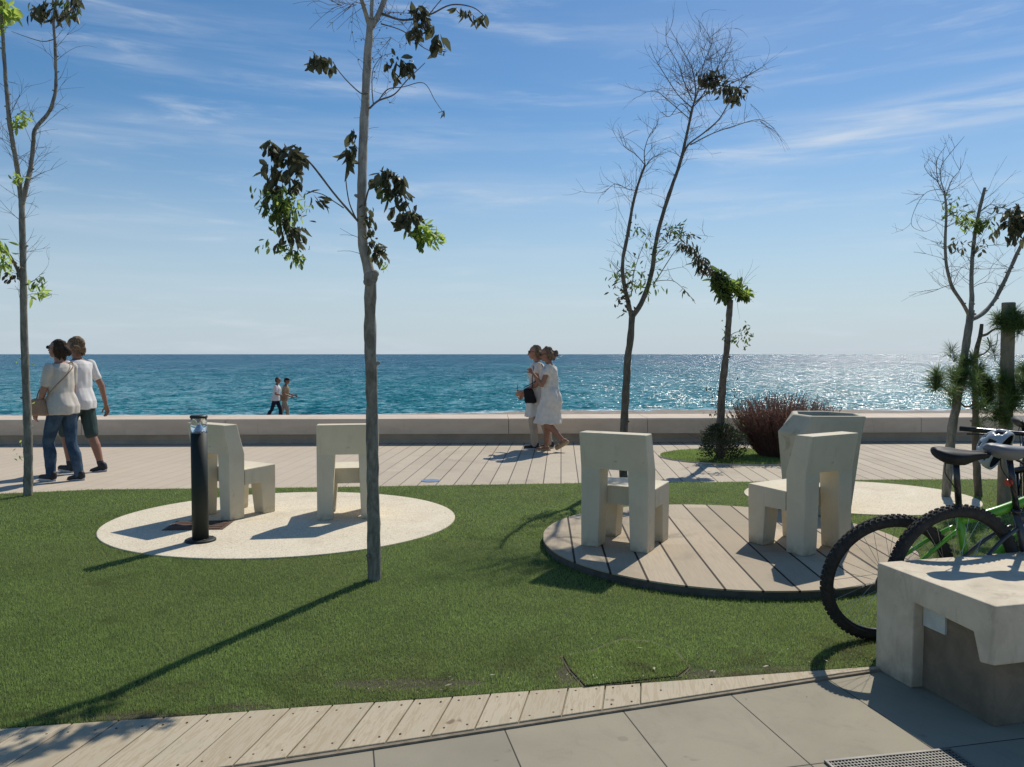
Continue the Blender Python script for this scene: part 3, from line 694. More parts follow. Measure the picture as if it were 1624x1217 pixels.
specs = (((-2.497, 6.868), 1, R(-32), .022, 'cream concrete chair standing behind the black bollard light'),
         ((-1.731, 6.894), -1, R(9), .022, 'cream concrete chair on white pad, half behind the middle tree trunk'),
         ((.972, 5.548), 1, R(-28), .072, 'cream concrete chair on the left of the round timber deck'),
         ((2.062, 5.461), -1, R(31), .072, 'cream concrete chair on timber deck in front of the tall planter'))
for i, (c_, sd_, yw, z_, lb_) in enumerate(specs):
    o = ch0 if i == 0 else copy_tree(ch0)
    place_chair(o, c_, sd_, yw, z_); tag(o, lb_, 'chair', 'cream concrete chairs')

# ------------------------------------------------------------ planter
pl = empty('planter', (2.9, 7.35, .010), 0, 'tall faceted grey concrete planter standing behind a deck chair', 'planter')
def lvl(pts, z): return [((x - 2.92) * .90 - .0, (y - 7.35) * .9, z * .975) for x, y in pts]
bot = [(2.66, 7.12), (3.14, 7.08), (3.2, 7.5), (3.02, 7.8), (2.72, 7.78), (2.60, 7.45)]
bel = [(2.60, 6.98), (3.2, 6.98), (3.34, 7.45), (3.15, 7.92), (2.72, 7.9), (2.50, 7.4)]
top = [(2.70, 7.0), (3.24, 6.98), (3.35, 7.4), (3.12, 7.75), (2.78, 7.76), (2.63, 7.3)]
cx_, cy_ = 2.98, 7.36
inn = [(cx_ + (x - cx_) * .84, cy_ + (y - cy_) * .84) for x, y in top]
Vp = lvl(bot, 0) + lvl(bel, .78) + lvl(top, .955) + lvl(inn, .955) + lvl(inn, .80)
Fp = [tuple(range(5, -1, -1))]
for l_ in range(4): Fp += [(l_ * 6 + i, l_ * 6 + (i + 1) % 6, (l_ + 1) * 6 + (i + 1) % 6, (l_ + 1) * 6 + i) for i in range(6)]
Fp.append(tuple(range(24, 30)))
bevel(MB().add(Vp, Fp).build('pot', M['planter_concrete'], pl), .012, 2)
MB().add(lvl([(cx_ + (x - cx_) * .98, cy_ + (y - cy_) * .98) for x, y in inn], .88), [tuple(range(6))]).build('soil', M['soil'], pl)

# ------------------------------------------------------------ front bench
bo = G(1388, 1060); bt = math.atan2(.24, .97)
bn = empty('concrete_bench', (bo.x, bo.y, -.001), bt, 'stained white concrete bench in the corner before the bicycles', 'bench')
LN = 1.75; k12 = .012
prof = [(0, 0), (0, .512), (-.672, .512), (-.672, .275), (-.60, .262), (-.566, .375), (-.238, .392), (-.232, 0)]   # (v along local y, z)
MX = Matrix(((0, 0, 1, 0), (1, 0, 0, 0), (0, 1, 0, 0), (0, 0, 0, 1)))
e1 = MB().prism(prof, 0, .16, MX).build('end_panel', M['bench_concrete'], bn, fix=True)
bevel(e1, .007, 2, lambda e: not all(abs(v.co.x - .16) < 1e-4 for v in e.verts), 25)
e2 = MB().prism(prof, LN - .16, LN, MX).build('end_panel', M['bench_concrete'], bn, fix=True)
bevel(e2, .007, 2, lambda e: not all(abs(v.co.x - (LN - .16)) < 1e-4 for v in e.verts), 25)
top_p = [(-.0, .38), (0, .512), (-.672, .512), (-.672, .275), (-.60, .262), (-.566, .375)]
e3 = MB().prism(top_p, .16, LN - .16, MX).build('seat', M['bench_concrete'], bn, fix=True)
bevel(e3, .007, 2, lambda e: not (all(abs(v.co.x - .16) < 1e-4 for v in e.verts) or all(abs(v.co.x - LN + .16) < 1e-4 for v in e.verts)), 25)
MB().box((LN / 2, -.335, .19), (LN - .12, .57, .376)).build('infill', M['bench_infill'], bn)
MB().box((.055, -.305, .335), (.012, .125, .095)).build('name_plate', M['pale_plate'], bn).name = 'light_panel'

# ------------------------------------------------------------ bollard light
bb = empty('bollard_light', (-2.47, 6.15, .022), 0, 'black cylindrical bollard light with clear top on the white pad', 'bollard light')
MB().lathe([(.118, 0), (.118, .012), (.108, .018), (.075, .020)], 32).build('base_flange', M['black_metal'], bb, True)
MB().lathe([(.0625, .018), (.0625, .86)], 32).build('post', M['black_metal'], bb)
for q in bb.children: q.data.polygons.foreach_set('use_smooth', [len(p_.vertices) == 4 for p_ in q.data.polygons])
MB().lathe([(.0605, .8605), (.0605, .975)], 32).build('lens', M['lens'], bb, True)
MB().lathe([(.045, .862), (.012, .925), (.012, .935), (.045, .974)], 24).build('reflector', M['reflector'], bb)
MB().lathe([(.064, .9752), (.066, .98), (.066, .992), (.060, .998)], 32).build('cap', M['cap_black'], bb)
for a in range(4): MB().lathe([(.008, .016), (.008, .026)], 6, Matrix.Translation((.092 * math.cos(a * 1.57 + .7), .092 * math.sin(a * 1.57 + .7), 0))).build('bolt', M['galv'], bb)
# rusty hatch
ht = empty('floor_hatch', (-2.70, 6.70, .023), R(4), 'rusty square hatch sunk in white pad behind the bollard', 'hatch')
MB().box((0, 0, .002), (.50, .36, .004)).build('frame', M['rust'], ht)
hb = MB()
for i in range(5): hb.box((0, -.13 + i * .065, .006), (.44, .046, .006))
hb.build('cover_plate', M['rust'], ht)
# drainage grate
gt = empty('drain_grate', (1.44, 2.665, .003), R(10), 'grey metal drain grate in the slabs at bottom right', 'drain grate'); gt.scale = (.84, 1, 1)
fr = MB()
for (c_, s_) in (((0, .20, .002), (.62, .012, .008)), ((0, -.20, .002), (.62, .012, .008)), ((-.304, 0, .002), (.012, .386, .008)), ((.304, 0, .002), (.012, .386, .008))): fr.box(c_, s_)
fr.build('frame', M['galv'], gt); gb = MB()
for i in range(36): gb.box((-.288 + i * .01645, 0, .001), (.0042, .384, .007))
for i in range(22): gb.box((0, -.182 + i * .0173, .0012), (.594, .0046, .0064))
gb.build('bars', M['galv'], gt); MB().box((0, 0, -.0015), (.60, .38, .001)).build('pit', M['soil'], gt)
dc = MB().lathe([(.11, .001), (.11, .006), (.10, .008)], 28).build('floor_disc', M['pale_plate']); dc.location = G(683, 763)
M['blue_grey'] = mottled('blue_grey', (.22, .30, .42), (.16, .22, .32), 12, .4); dc.data.materials[0] = M['blue_grey']
tag(dc, 'small round blue grey disc set flat in the promenade', 'floor disc')

# ------------------------------------------------------------ trees
def curve(pts, sub=4):
    pts = [Vector(p) for p in pts]; out = []
    for i in range(len(pts) - 1):
        p0 = pts[max(i - 1, 0)]; p1 = pts[i]; p2 = pts[i + 1]; p3 = pts[min(i + 2, len(pts) - 1)]
        for k in range(sub):
            t = k / sub
            out.append(.5 * ((2 * p1) + (p2 - p0) * t + (2 * p0 - 5 * p1 + 4 * p2 - p3) * t * t + (3 * p1 - p0 - 3 * p2 + p3) * t ** 3))
    out.append(pts[-1]); return out
class Tree:
    def __init__(s, name, base, label, cat='tree', group=None):
        s.rt = empty(name, base, 0, label, cat, group); s.b = Vector(base); s.tw = MB(); s.L = {}
        s.rs = random.Random(hash(label) % 1000 if False else sum(map(ord, label)))
    def P(s, px, py, dy=0.0): return U(px, py, s.b.y + dy) - s.b
    def limb(s, name, pp, r0, r1, m, n=10, parts=True, dy=(0, 0), knots=0, wob=.25, jit=.0):
        k = len(pp); P = []
        for i, q in enumerate(pp):
            f = i / max(1, k - 1); P.append(s.P(q[0], q[1], q[2] if len(q) > 2 else dy[0] + (dy[1] - dy[0]) * f))
        C = curve(P, 5); m_ = len(C)
        rad = [(r0 + (r1 - r0) * (i / (m_ - 1)) ** .9) * (1 + .09 * mnoise.noise(C[i] * 6) ) for i in range(m_)]
        mb = MB(); mb.tube(C, rad, n, wob=wob)
        for _ in range(knots):
            i = s.rs.randrange(2, m_ - 1); a = s.rs.random() * 6.28
            d_ = Vector((math.cos(a), math.sin(a), .3)).normalized()
            mb.cap(C[i] + d_ * rad[i] * .7, C[i] + d_ * (rad[i] + .012), rad[i] * .38 + .003, rad[i] * .22 + .003, 6)
        if parts: mb.build(name, m, s.rt, sm=True)
        else: s.tw.v, s.tw.f = (s.tw.add(mb.v, mb.f).v, s.tw.f)
        return C, rad
    def twig(s, p, d, ln, r=.0028, bend=.25, depth=1, curl=None):
        pts = [p]; d = d.normalized(); n = max(4, int(ln / .06)); rs = s.rs
        cu = curl if curl is not None else Vector((rs.gauss(0, 1), rs.gauss(0, 1), rs.gauss(.5, 1))) * bend
        for i in range(n):
            d = (d + cu * (1.0 / n) + Vector((rs.gauss(0, .09), rs.gauss(0, .09), rs.gauss(0, .09)))).normalized()
            pts.append(pts[-1] + d * ln / n)
        s.tw.tube(pts, [max(.0009, r * (1 - .75 * i / n)) for i in range(n + 1)], 4, False)
        if depth > 0:
            for _ in range(rs.randrange(1, 4)):
                i = rs.randrange(1, n); dd = (pts[i] - pts[i - 1]).normalized()
                s.twig(pts[i], dd + Vector((rs.gauss(0, .7), rs.gauss(0, .7), rs.gauss(.1, .6))), ln * rs.uniform(.3, .6), r * .65, bend, depth - 1)
        return pts
    def twigs(s, C, n, ln=(.15, .5), i0=0.0, i1=1.0, upb=.4, r=.0028, depth=1, out=1.0):
        for _ in range(n):
            i = int((i0 + (i1 - i0) * s.rs.random()) * (len(C) - 2)); t = (C[i + 1] - C[i]).normalized()
            a = s.rs.random() * 6.283; o = Vector((math.cos(a), math.sin(a) * .7, upb + s.rs.gauss(0, .25))) * out + t * .5
            s.twig(C[i], o, s.rs.uniform(*ln), r, .55, depth)
    def leaf(s, key, p, d, ln, wd, curl=.3, droop=.0):
        V, F, T = s.L.setdefault(key, ([], [], [])); rs = s.rs
        d = d.normalized(); sd_ = d.cross(Vector((rs.gauss(0, 1), rs.gauss(0, 1), rs.gauss(0, 1)))).normalized(); nn = d.cross(sd_)
        b = len(V); tint = rs.random(); c1 = rs.gauss(0, curl); q = p.copy(); dd = d.copy(); prev = None
        prof = ((0, .08), (.28, .85), (.6, 1.0), (.85, .5), (1, .05)); tw = rs.gauss(0, .5)
        last = 0
        for (f, w_) in prof:
            dd = (dd + nn * c1 * .5 + Vector((0, 0, -droop * .3))).normalized(); q = q + dd * ln * (f - last); last = f
            s2 = (sd_ * math.cos(tw * f) + nn * math.sin(tw * f)); fold = nn * wd * .35 * w_
            V += [q - s2 * wd * w_ * .5 + fold, q.copy(), q + s2 * wd * w_ * .5 + fold]; T += [tint] * 3
        for i in range(4):
            a = b + i * 3; F += [(a, a + 1, a + 4, a + 3), (a + 1, a + 2, a + 5, a + 4)]
    def cluster(s, key, path, n, ln=(.06, .12), wd=.45, spread=.05, down=1.0, dy=0.0, dirv=None, rad_sp=None):
        """leaves hanging along a polyline given in photograph positions at the tree's own distance"""
        C = curve([s.P(q[0], q[1], q[2] if len(q) > 2 else dy) for q in path], 6) if not isinstance(path[0], Vector) else path
        n = int(n * (1.15 if key in ('leaf_dark', 'leaf_mid') else 1.3))
        for k in range(n):
            i = s.rs.randrange(len(C)); sp = spread
            if rad_sp: sp = rad_sp[0] + (rad_sp[1] - rad_sp[0]) * i / len(C)
            p = C[i] + Vector([max(-1.9, min(1.9, s.rs.gauss(0, 1))) * sp * q_ for q_ in (.8, .8, .7)])
            d_ = Vector((s.rs.gauss(0, .55), s.rs.gauss(0, .55), -down + s.rs.gauss(0, .35))) if dirv is None else dirv + Vector((s.rs.gauss(0, .7), s.rs.gauss(0, .7), s.rs.gauss(0, .7)))
            l_ = s.rs.uniform(*ln) * 1.02; s.leaf(key, p, d_, l_, l_ * wd * s.rs.uniform(.6, 1.0), .55, .35)
    def done(s, twm=None):
        if s.tw.v: s.tw.build('twigs', twm or M['twig'], s.rt)
        nm = {'leaf_dark': 'wilted_leaves', 'leaf_mid': 'green_leaves', 'leaf_fresh': 'fresh_leaves', 'leaf_dry': 'dry_leaves', 'needle': 'needles', 'shrub_leaf': 'foliage', 'red_twig': 'foliage'}
        for k, (V, F, T) in s.L.items(): big_mesh(nm[k], [tuple(v) for v in V], F, M[k], s.rt, attr=T)
TG = 'young trees on the lawn'
# middle tree (nearest)
t2 = Tree('young_tree', (-.905, 5.12, .008), 'nearest slim grey tree standing in the middle of lawn', group=TG)
C, _r = t2.limb('trunk', [(594, 925, 0), (593, 870, 0), (592, 800, -.02), (591, 700, -.06), (589, 600, -.11), (587, 500, -.17), (588, 446, -.21)], .047, .034, M['bark'], 12, knots=3)
C2, _ = t2.limb('trunk', [(588, 448, -.21), (583, 420, -.21), (577, 395, -.2), (574, 350, -.19), (575, 250, -.15), (580, 150, -.1), (584, 80, -.06), (588, 30, -.04)], .034, .024, M['bark_pale'], 12, knots=2)
t2.tw.add(*(lambda m_: (m_.v, m_.f))(MB())) if False else None
kb = MB(); c_ = t2.P(588, 440, -.21); kb.ell(c_, (.045, .044, .05)); kb.ell(c_ + Vector((.022, -.01, .02)), (.032, .03, .026)); kb.ell(c_ + Vector((-.012, -.02, -.03)), (.032, .026, .03)); kb.build('knot', M['bark'], t2.rt, sm=True)
t2.limb('branch', [(586, 40, -.04), (579, 18, -.08), (568, -20, -.14), (555, -80, -.2)], .017, .012, M['bark_pale'])
t2.limb('branch', [(589, 36, -.04), (590, 10, 0), (591, -30, .04), (592, -90, .1)], .014, .010, M['bark_pale'])
Cr, _ = t2.limb('branch', [(590, 42, -.04), (601, 22, -.02), (612, -5, .02), (640, -70, .1)], .021, .014, M['bark_pale'])
# lower pair of branches
t2.limb('branch', [(572, 356, -.19), (558, 340, -.24), (528, 305, -.3), (495, 262, -.34), (470, 240, -.36), (450, 236, -.36)], .0075, .004, M['bark_dark'], 6)
t2.limb('branch', [(566, 350, -.2), (555, 325, -.18), (550, 300, -.16), (548, 278, -.15)], .005, .003, M['bark_dark'], 6)
t2.limb('branch', [(545, 330, -.26), (530, 320, -.3), (510, 308, -.3), (485, 303, -.3)], .004, .002, M['bark_dark'], 5)
t2.limb('branch', [(578, 330, -.19), (585, 300, -.24), (600, 283, -.26), (622, 280, -.28), (640, 310, -.28), (655, 345, -.28)], .006, .003, M['bark_dark'], 6)
t2.limb('branch', [(580, 330, -.19), (584, 360, -.26), (592, 390, -.27), (602, 410, -.27)], .004, .002, M['bark_dark'], 5)
t2.limb('branch', [(586, 172, -.12), (600, 160, -.14), (625, 150, -.16), (645, 128, -.16), (674, 100, -.14)], .007, .002, M['bark_dark'], 6)
t2.limb('branch', [(600, 160, -.14), (615, 142, -.1), (640, 138, -.06), (672, 132, -.03), (690, 160, -.02), (704, 180, -.02)], .004, .0016, M['bark_dark'], 5)
t2.limb('branch', [(584, 148, -.12), (572, 148, -.16), (552, 130, -.18), (535, 110, -.2), (528, 98, -.2)], .0042, .003, M['bark_dark'], 5)
t2.limb('branch', [(592, 165, -.12), (590, 140, -.15), (592, 110, -.15), (606, 88, -.15)], .004, .002, M['bark_dark'], 5)
t2.limb('branch', [(606, 22, -.02), (640, 32, .0), (680, 24, .05), (715, 8, .05), (750, 12, .06), (770, 28, .06)], .008, .0025, M['bark_dark'], 6)
t2.limb('branch', [(604, 38, -.02), (640, 50, .0), (672, 76, .0), (702, 88, .0)], .005, .002, M['bark_dark'], 5)
t2.limb('branch', [(680, 24, .05), (705, -5, .05), (740, -30, .08)], .004, .002, M['bark_dark'], 5)
K = t2.cluster
K('leaf_dark', [(427, 226), (445, 238), (468, 240), (480, 258)], 40, (.05, .11), .5, .035, 1, -.34)
K('leaf_dark', [(442, 245), (432, 275), (436, 305), (445, 320)], 60, (.05, .10), .6, .045, 1, -.34)
K('leaf_dark', [(462, 245), (462, 270), (468, 295)], 30, (.06, .1), .55, .035, 1, -.34)
K('leaf_mid', [(432, 310), (440, 335), (455, 350)], 110, (.04, .08), .4, .065, .8, -.34)
K('leaf_fresh', [(430, 312), (445, 330), (470, 320)], 55, (.03, .06), .35, .06, .6, -.36)
K('leaf_dark', [(452, 350), (462, 370), (470, 360), (455, 385)], 45, (.05, .08), .6, .045, 1, -.34)
K('leaf_mid', [(425, 385), (450, 395), (465, 405), (475, 408)], 50, (.03, .06), .5, .035, .6, -.34)
K('leaf_fresh', [(455, 395), (468, 412), (480, 408)], 30, (.02, .05), .4, .03, .4, -.34)
K('leaf_dark', [(490, 310), (510, 318)], 10, (.06, .1), .35, .015, .3, -.3, Vector((1, 0, -.2)))
K('leaf_dark', [(505, 85), (497, 98), (515, 96), (525, 105)], 34, (.05, .09), .6, .028, .6, -.2)
K('leaf_dark', [(560, 205), (558, 222), (565, 232)], 9, (.07, .1), .45, .01, 1, -.16)
K('leaf_dark', [(553, 236), (550, 255)], 10, (.08, .13), .45, .012, 1, -.16)
K('leaf_dark', [(592, 285), (610, 272), (632, 280), (640, 300)], 42, (.05, .1), .5, .025, 1, -.27)
K('leaf_dark', [(605, 290), (625, 300), (640, 330), (650, 350), (655, 335)], 70, (.05, .1), .6, .042, 1, -.28)
K('leaf_mid', [(604, 285), (615, 300)], 12, (.06, .09), .6, .025, 1, -.28)
K('leaf_fresh', [(662, 360), (675, 375), (692, 380)], 70, (.04, .08), .35, .03, .5, -.28, Vector((.5, 0, -.4)))
K('leaf_mid', [(655, 365), (672, 385)], 26, (.04, .07), .45, .03, .7, -.28)
K('leaf_dark', [(583, 330), (588, 360), (592, 385), (606, 392), (600, 412)], 60, (.03, .07), .6, .022, .9, -.26)
K('leaf_fresh', [(600, 412), (612, 425)], 12, (.02, .045), .5, .015, .5, -.26)
K('leaf_dark', [(611, 95), (620, 112), (632, 122)], 10, (.06, .09), .35, .01, 1, -.15)
K('leaf_dark', [(625, 98), (638, 100), (648, 110)], 26, (.05, .09), .6, .022, .7, -.15)
K('leaf_dark', [(662, 10), (668, 25), (664, 45), (662, 55)], 40, (.06, .1), .55, .025, 1, .0)
K('leaf_dark', [(676, 35), (690, 52), (694, 70)], 14, (.08, .12), .55, .018, 1, .0)
K('leaf_dark', [(724, 12), (733, 14), (745, 18), (762, 26), (772, 24), (770, 38)], 16, (.06, .11), .4, .01, 1, .06)
K('leaf_dark', [(704, 176), (706, 185)], 4, (.05, .08), .3, .004, 1, -.02)
K('leaf_dry', [(668, 35), (680, 40), (702, 84)], 20, (.02, .04), .5, .02, .4, .0)
t2.twigs(C2, 16, (.08, .22), .25, 1, .2, .0018, 0)
for px_, py_ in ((640, 40), (620, 60), (605, 90), (610, 150), (660, 20), (620, 20), (560, 5)):
    for _ in range(5):
        pts = t2.twig(t2.P(px_, py_, t2.rs.uniform(-.1, .1)), Vector((t2.rs.gauss(0, 1), t2.rs.gauss(0, .6), -.2 + t2.rs.gauss(0, .6))), t2.rs.uniform(.12, .28), .0016, .6, 1)
        for q in pts[2:]:
            if t2.rs.random() < .55: t2.tw.ell(q + Vector((t2.rs.gauss(0, .01), t2.rs.gauss(0, .01), -.012)), (.0048, .0048, .0048), None, 6, 4)
for _ in range(14): t2.twig(t2.P(560 + t2.rs.gauss(0, 12), 8, -.1), Vector((-1, t2.rs.gauss(0, .5), t2.rs.gauss(0, .5))), t2.rs.uniform(.2, .35), .0018, .6, 1)
t2.done()
# left tree
t1 = Tree('young_tree', (-5.11, 8.19, .008), 'slim tree at left edge beside the walking couple', group=TG)
C, _ = t1.limb('trunk', [(44, 790), (45, 740), (44, 680), (41, 600), (38, 520), (37, 440), (36, 380), (34, 318)], .047, .028, M['bark'], 12, knots=8)
Cl, _ = t1.limb('branch', [(34, 322), (30, 285), (24, 247, -.1), (16, 200, -.15), (11, 150, -.2), (7, 99, -.2), (4, 49, -.2), (0, 0, -.2), (-6, -60, -.2)], .027, .014, M['bark'], 8, knots=8)
Crr, _ = t1.limb('branch', [(35, 325), (42, 295), (49, 263, .1), (53, 228, .12), (56, 205, .15), (76, 181, .2), (86, 155, .22), (89, 130, .25), (88, 90, .25), (87, 62, .25), (85, 33, .25), (92, -20, .3)], .025, .012, M['bark'], 8, knots=8)
t1.limb('branch', [(34, 445), (26, 425), (14, 404, -.1), (0, 398, -.2), (-30, 380, -.3)], .020, .010, M['bark'], 8, knots=2)
t1.limb('branch', [(41, 452), (52, 446, -.1), (68, 440, -.1)], .006, .002, M['bark_dark'], 5)
t1.limb('branch', [(87, 62, .25), (68, 66, .2), (40, 58, .1), (18, 50, .0)], .006, .002, M['bark_dark'], 5)
t1.limb('branch', [(88, 45, .25), (100, 30, .2), (115, 12, .1), (122, -10, .1)], .006, .003, M['bark_dark'], 5)
t1.twigs(Cl, 34, (.15, .5), 0, .95, .25, .0028, 1); t1.twigs(Crr, 40, (.12, .5), 0, .95, .25, .0028, 1); t1.twigs(C, 14, (.2, .6), .62, 1, .1, .0026, 1)
t1.cluster('leaf_dark', [(55, 18), (70, 15), (85, 14), (105, 12), (122, 2)], 62, (.09, .16), .42, .06, 1, .2)
t1.cluster('leaf_mid', [(60, 5), (100, 4), (115, 15)], 16, (.08, .14), .4, .05, 1, .2)
t1.cluster('leaf_fresh', [(2, 5), (10, 18), (6, 30)], 80, (.06, .13), .5, .07, .7, -.2)
t1.cluster('leaf_fresh', [(22, 198), (30, 192), (38, 182)], 46, (.04, .09), .5, .04, .4, -.15)
t1.cluster('leaf_fresh', [(24, 282), (32, 280)], 16, (.04, .07), .5, .03, .4, -.1)
t1.cluster('leaf_fresh', [(0, 385), (5, 405), (12, 425)], 46, (.07, .13), .35, .05, .5, -.25)
t1.cluster('leaf_dry', [(10, 432), (22, 440), (28, 425)], 14, (.05, .08), .5, .04, .5, -.1)
t1.cluster('leaf_fresh', [(46, 470), (55, 462), (66, 470), (50, 455)], 24, (.07, .14), .28, .03, .3, -.1, Vector((.6, 0, .1)))
t1.cluster('leaf_mid', [(58, 448), (68, 438)], 12, (.06, .1), .4, .03, .6, -.1)
t1.cluster('leaf_fresh', [(40, 570), (47, 620), (38, 700), (34, 720)], 18, (.03, .05), .5, .05, .2)
t1.done()
# leaning tree behind the deck chair
t3 = Tree('young_tree', (1.30, 8.97, .008), 'tall bare leaning tree with forked trunk behind the deck', group=TG)
C, _ = t3.limb('trunk', [(989, 770), (989, 700), (991, 650), (995, 580), (1000, 530), (1003, 500)], .050, .037, M['bark_dark'], 10, knots=2)
Cl, _ = t3.limb('branch', [(1002, 505), (994, 470, -.05), (988, 440, -.1), (988, 410, -.1), (995, 375, -.1), (1004, 323, -.12), (1013, 290, -.15), (1023, 262, -.2)], .028, .013, M['bark_dark'], 8, knots=6)
Cm, _ = t3.limb('branch', [(1003, 502), (1020, 475, .05), (1034, 430, .05), (1037, 405, .05), (1045, 362, .1), (1061, 309, .1), (1078, 260, .15), (1089, 214, .2), (1099, 168, .2)], .032, .014, M['bark_dark'], 10, knots=6)
def b3(pts, r0=.007, r1=.002, tw=6, tl=(.15, .45)):
    c, _ = t3.limb('branch', pts, r0, r1, M['bark_dark'], 5); t3.twigs(c, tw, tl, .1, 1, .25, .0026, 1); return c
b3([(1078, 262, .15), (1090, 232, .1), (1115, 212, 0), (1140, 190, -.1), (1155, 165, -.1), (1175, 135, -.2), (1195, 110, -.2)], .012, .003, 14)
b3([(1095, 230, .1), (1130, 212, .2), (1165, 200, .3), (1205, 190, .4), (1228, 205, .4)], .008, .002, 10)
b3([(1099, 170, .2), (1103, 145, .2), (1098, 110, .2), (1085, 85, .2), (1062, 45, .2)], .010, .002, 14)
b3([(1099, 168, .2), (1108, 140, .1), (1115, 105, .1), (1128, 70, .1), (1132, 45, .1)], .009, .002, 14)
b3([(1100, 165, .2), (1115, 150, .3), (1128, 125, .3), (1150, 85, .4), (1162, 60, .4)], .008, .002, 12)
b3([(1098, 160, .2), (1085, 130, .3), (1075, 100, .3), (1058, 70, .35), (1056, 42, .35)], .007, .002, 10)
b3([(1098, 172, .2), (1075, 150, .1), (1055, 120, 0), (1040, 95, 0), (1033, 78, 0)], .007, .002, 10)
b3([(1096, 180, .2), (1080, 165, .0), (1062, 185, -.2), (1050, 178, -.3)], .006, .002, 8)
b3([(1095, 190, .2), (1060, 160, .1), (1040, 145, .0), (1018, 148, .0)], .006, .002, 8)
b3([(1101, 168, .2), (1120, 150, .0), (1165, 130, -.1), (1190, 118, -.1), (1213, 105, -.1)], .007, .002, 12)
b3([(1023, 262, -.2), (1022, 240, -.2), (1030, 215, -.2), (1044, 196, -.2)], .007, .002, 8)
b3([(1023, 262, -.2), (1008, 245, -.1), (990, 232, 0), (980, 205, 0)], .006, .002, 8)
b3([(1024, 264, -.2), (1035, 250, -.3), (1052, 244, -.3)], .005, .002, 6)
b3([(1008, 302, -.13), (995, 300, -.1), (975, 292, 0), (955, 310, .1)], .005, .002, 8)
b3([(1036, 452, .05), (1050, 430, .0), (1068, 402, -.1), (1078, 390, -.1)], .008, .003, 3)
b3([(1034, 448, .05), (1050, 445, .1), (1070, 447, .1), (1090, 465, .1), (1103, 482, .1)], .005, .002, 2)
b3([(1037, 410, .05), (1060, 385, .2), (1090, 373, .2), (1133, 376, .2)], .005, .001, 5)
b3([(1001, 470, .0), (1006, 430, .2), (1022, 385, .3), (1035, 365, .3)], .006, .002, 6)
b3([(1000, 480, -.05), (985, 440, -.2), (972, 420, -.3), (962, 412, -.3)], .004, .001, 3)
t3.twigs(Cm, 55, (.1, .42), .1, 1, .2, .0024, 1); t3.twigs(Cl, 40, (.1, .45), .1, 1, .25, .0024, 1)
for p_ in ((1100, 150), (1110, 130), (1130, 120), (1150, 130), (1095, 125), (1120, 95), (1085, 150)):
    for _ in range(9): t3.twig(t3.P(p_[0], p_[1], .2), Vector((t3.rs.gauss(0, 1), t3.rs.gauss(0, .6), .5 + t3.rs.gauss(0, .6))), t3.rs.uniform(.3, .75), .0028, .8, 1)
for p_ in ((1205, 192), (1215, 200), (1190, 165)):
    for _ in range(3): t3.twig(t3.P(p_[0], p_[1], .3), Vector((.6, t3.rs.gauss(0, .4), -.3)), t3.rs.uniform(.3, .5), .0024, .3, 0, Vector((.1, 0, -1.2)))
t3.cluster('leaf_dark', [(1120, 118), (1130, 128), (1146, 138), (1160, 145), (1174, 152)], 130, (.06, .12), .5, .065, .8, .2)
t3.cluster('leaf_dark', [(1118, 140), (1125, 125), (1150, 115)], 40, (.06, .1), .5, .05, .8, .2)
t3.cluster('leaf_mid', [(1058, 368), (1070, 372), (1082, 360)], 40, (.05, .09), .35, .06, .2, .1)
t3.cluster('leaf_dry', [(1052, 370), (1075, 365), (1090, 378)], 26, (.04, .08), .35, .05, .3, .1)
t3.cluster('leaf_mid', [(1005, 360), (1012, 365), (1040, 395), (1055, 405)], 40, (.04, .08), .4, .07, .3)
t3.cluster('leaf_mid', [(995, 420), (1005, 440), (1020, 455), (1040, 448)], 80, (.05, .09), .4, .10, .5)
t3.cluster('leaf_dry', [(975, 460), (990, 475), (985, 485), (1000, 420)], 34, (.05, .08), .45, .08, .5, -.1)
t3.cluster('leaf_mid', [(985, 468), (978, 430)], 16, (.05, .08), .45, .08, .5, -.1)
t3.cluster('leaf_dark', [(1078, 386), (1092, 392), (1105, 398), (1110, 412), (1118, 418)], 62, (.08, .13), .3, .035, 1, -.1)
t3.cluster('leaf_dark', [(1106, 408), (1113, 425), (1118, 430)], 26, (.08, .12), .3, .04, 1, -.1)
t3.cluster('leaf_dry', [(1078, 385), (1100, 390), (1125, 425)], 24, (.06, .11), .3, .04, 1, -.1)
t3.cluster('leaf_dark', [(1080, 455), (1100, 478)], 8, (.05, .08), .4, .015, 1, .1)
t3.cluster('leaf_dark', [(1092, 370), (1110, 378)], 9, (.05, .08), .4, .015, 1, .15)
t3.done()
# short tree in the planting bed
t4 = Tree('young_tree', (2.955, 11.15, .010), 'short dark tree with drooping green top in the planting bed')
C, _ = t4.limb('trunk', [(1142, 728), (1142, 690), (1144, 640), (1147, 600), (1152, 560), (1155, 520), (1158, 476)], .062, .040, M['bark_dark'], 10, knots=8)
t4.limb('branch', [(1155, 535), (1165, 528), (1178, 524), (1186, 515)], .006, .002, M['bark_dark'], 5)
t4.limb('branch', [(1158, 478), (1150, 460), (1138, 440), (1124, 425)], .016, .006, M['bark_dark'], 6)
t4.limb('branch', [(1158, 478), (1168, 466), (1180, 468), (1192, 476)], .010, .004, M['bark_dark'], 6)
t4.cluster('leaf_mid', [(1138, 436), (1142, 452), (1150, 470)], 110, (.1, .18), .5, .06, .9, 0, Vector((.3, 0, -1)))
t4.cluster('leaf_mid', [(1145, 440), (1160, 452), (1172, 462), (1182, 468)], 130, (.08, .15), .5, .05, .6, 0, Vector((.6, 0, -.6)))
t4.cluster('leaf_fresh', [(1150, 445), (1165, 455), (1180, 465)], 60, (.08, .14), .4, .045, .6, -.06, Vector((.8, 0, -.5)))
t4.cluster('leaf_dark', [(1120, 425), (1134, 432), (1140, 445)], 40, (.08, .13), .4, .05, .9)
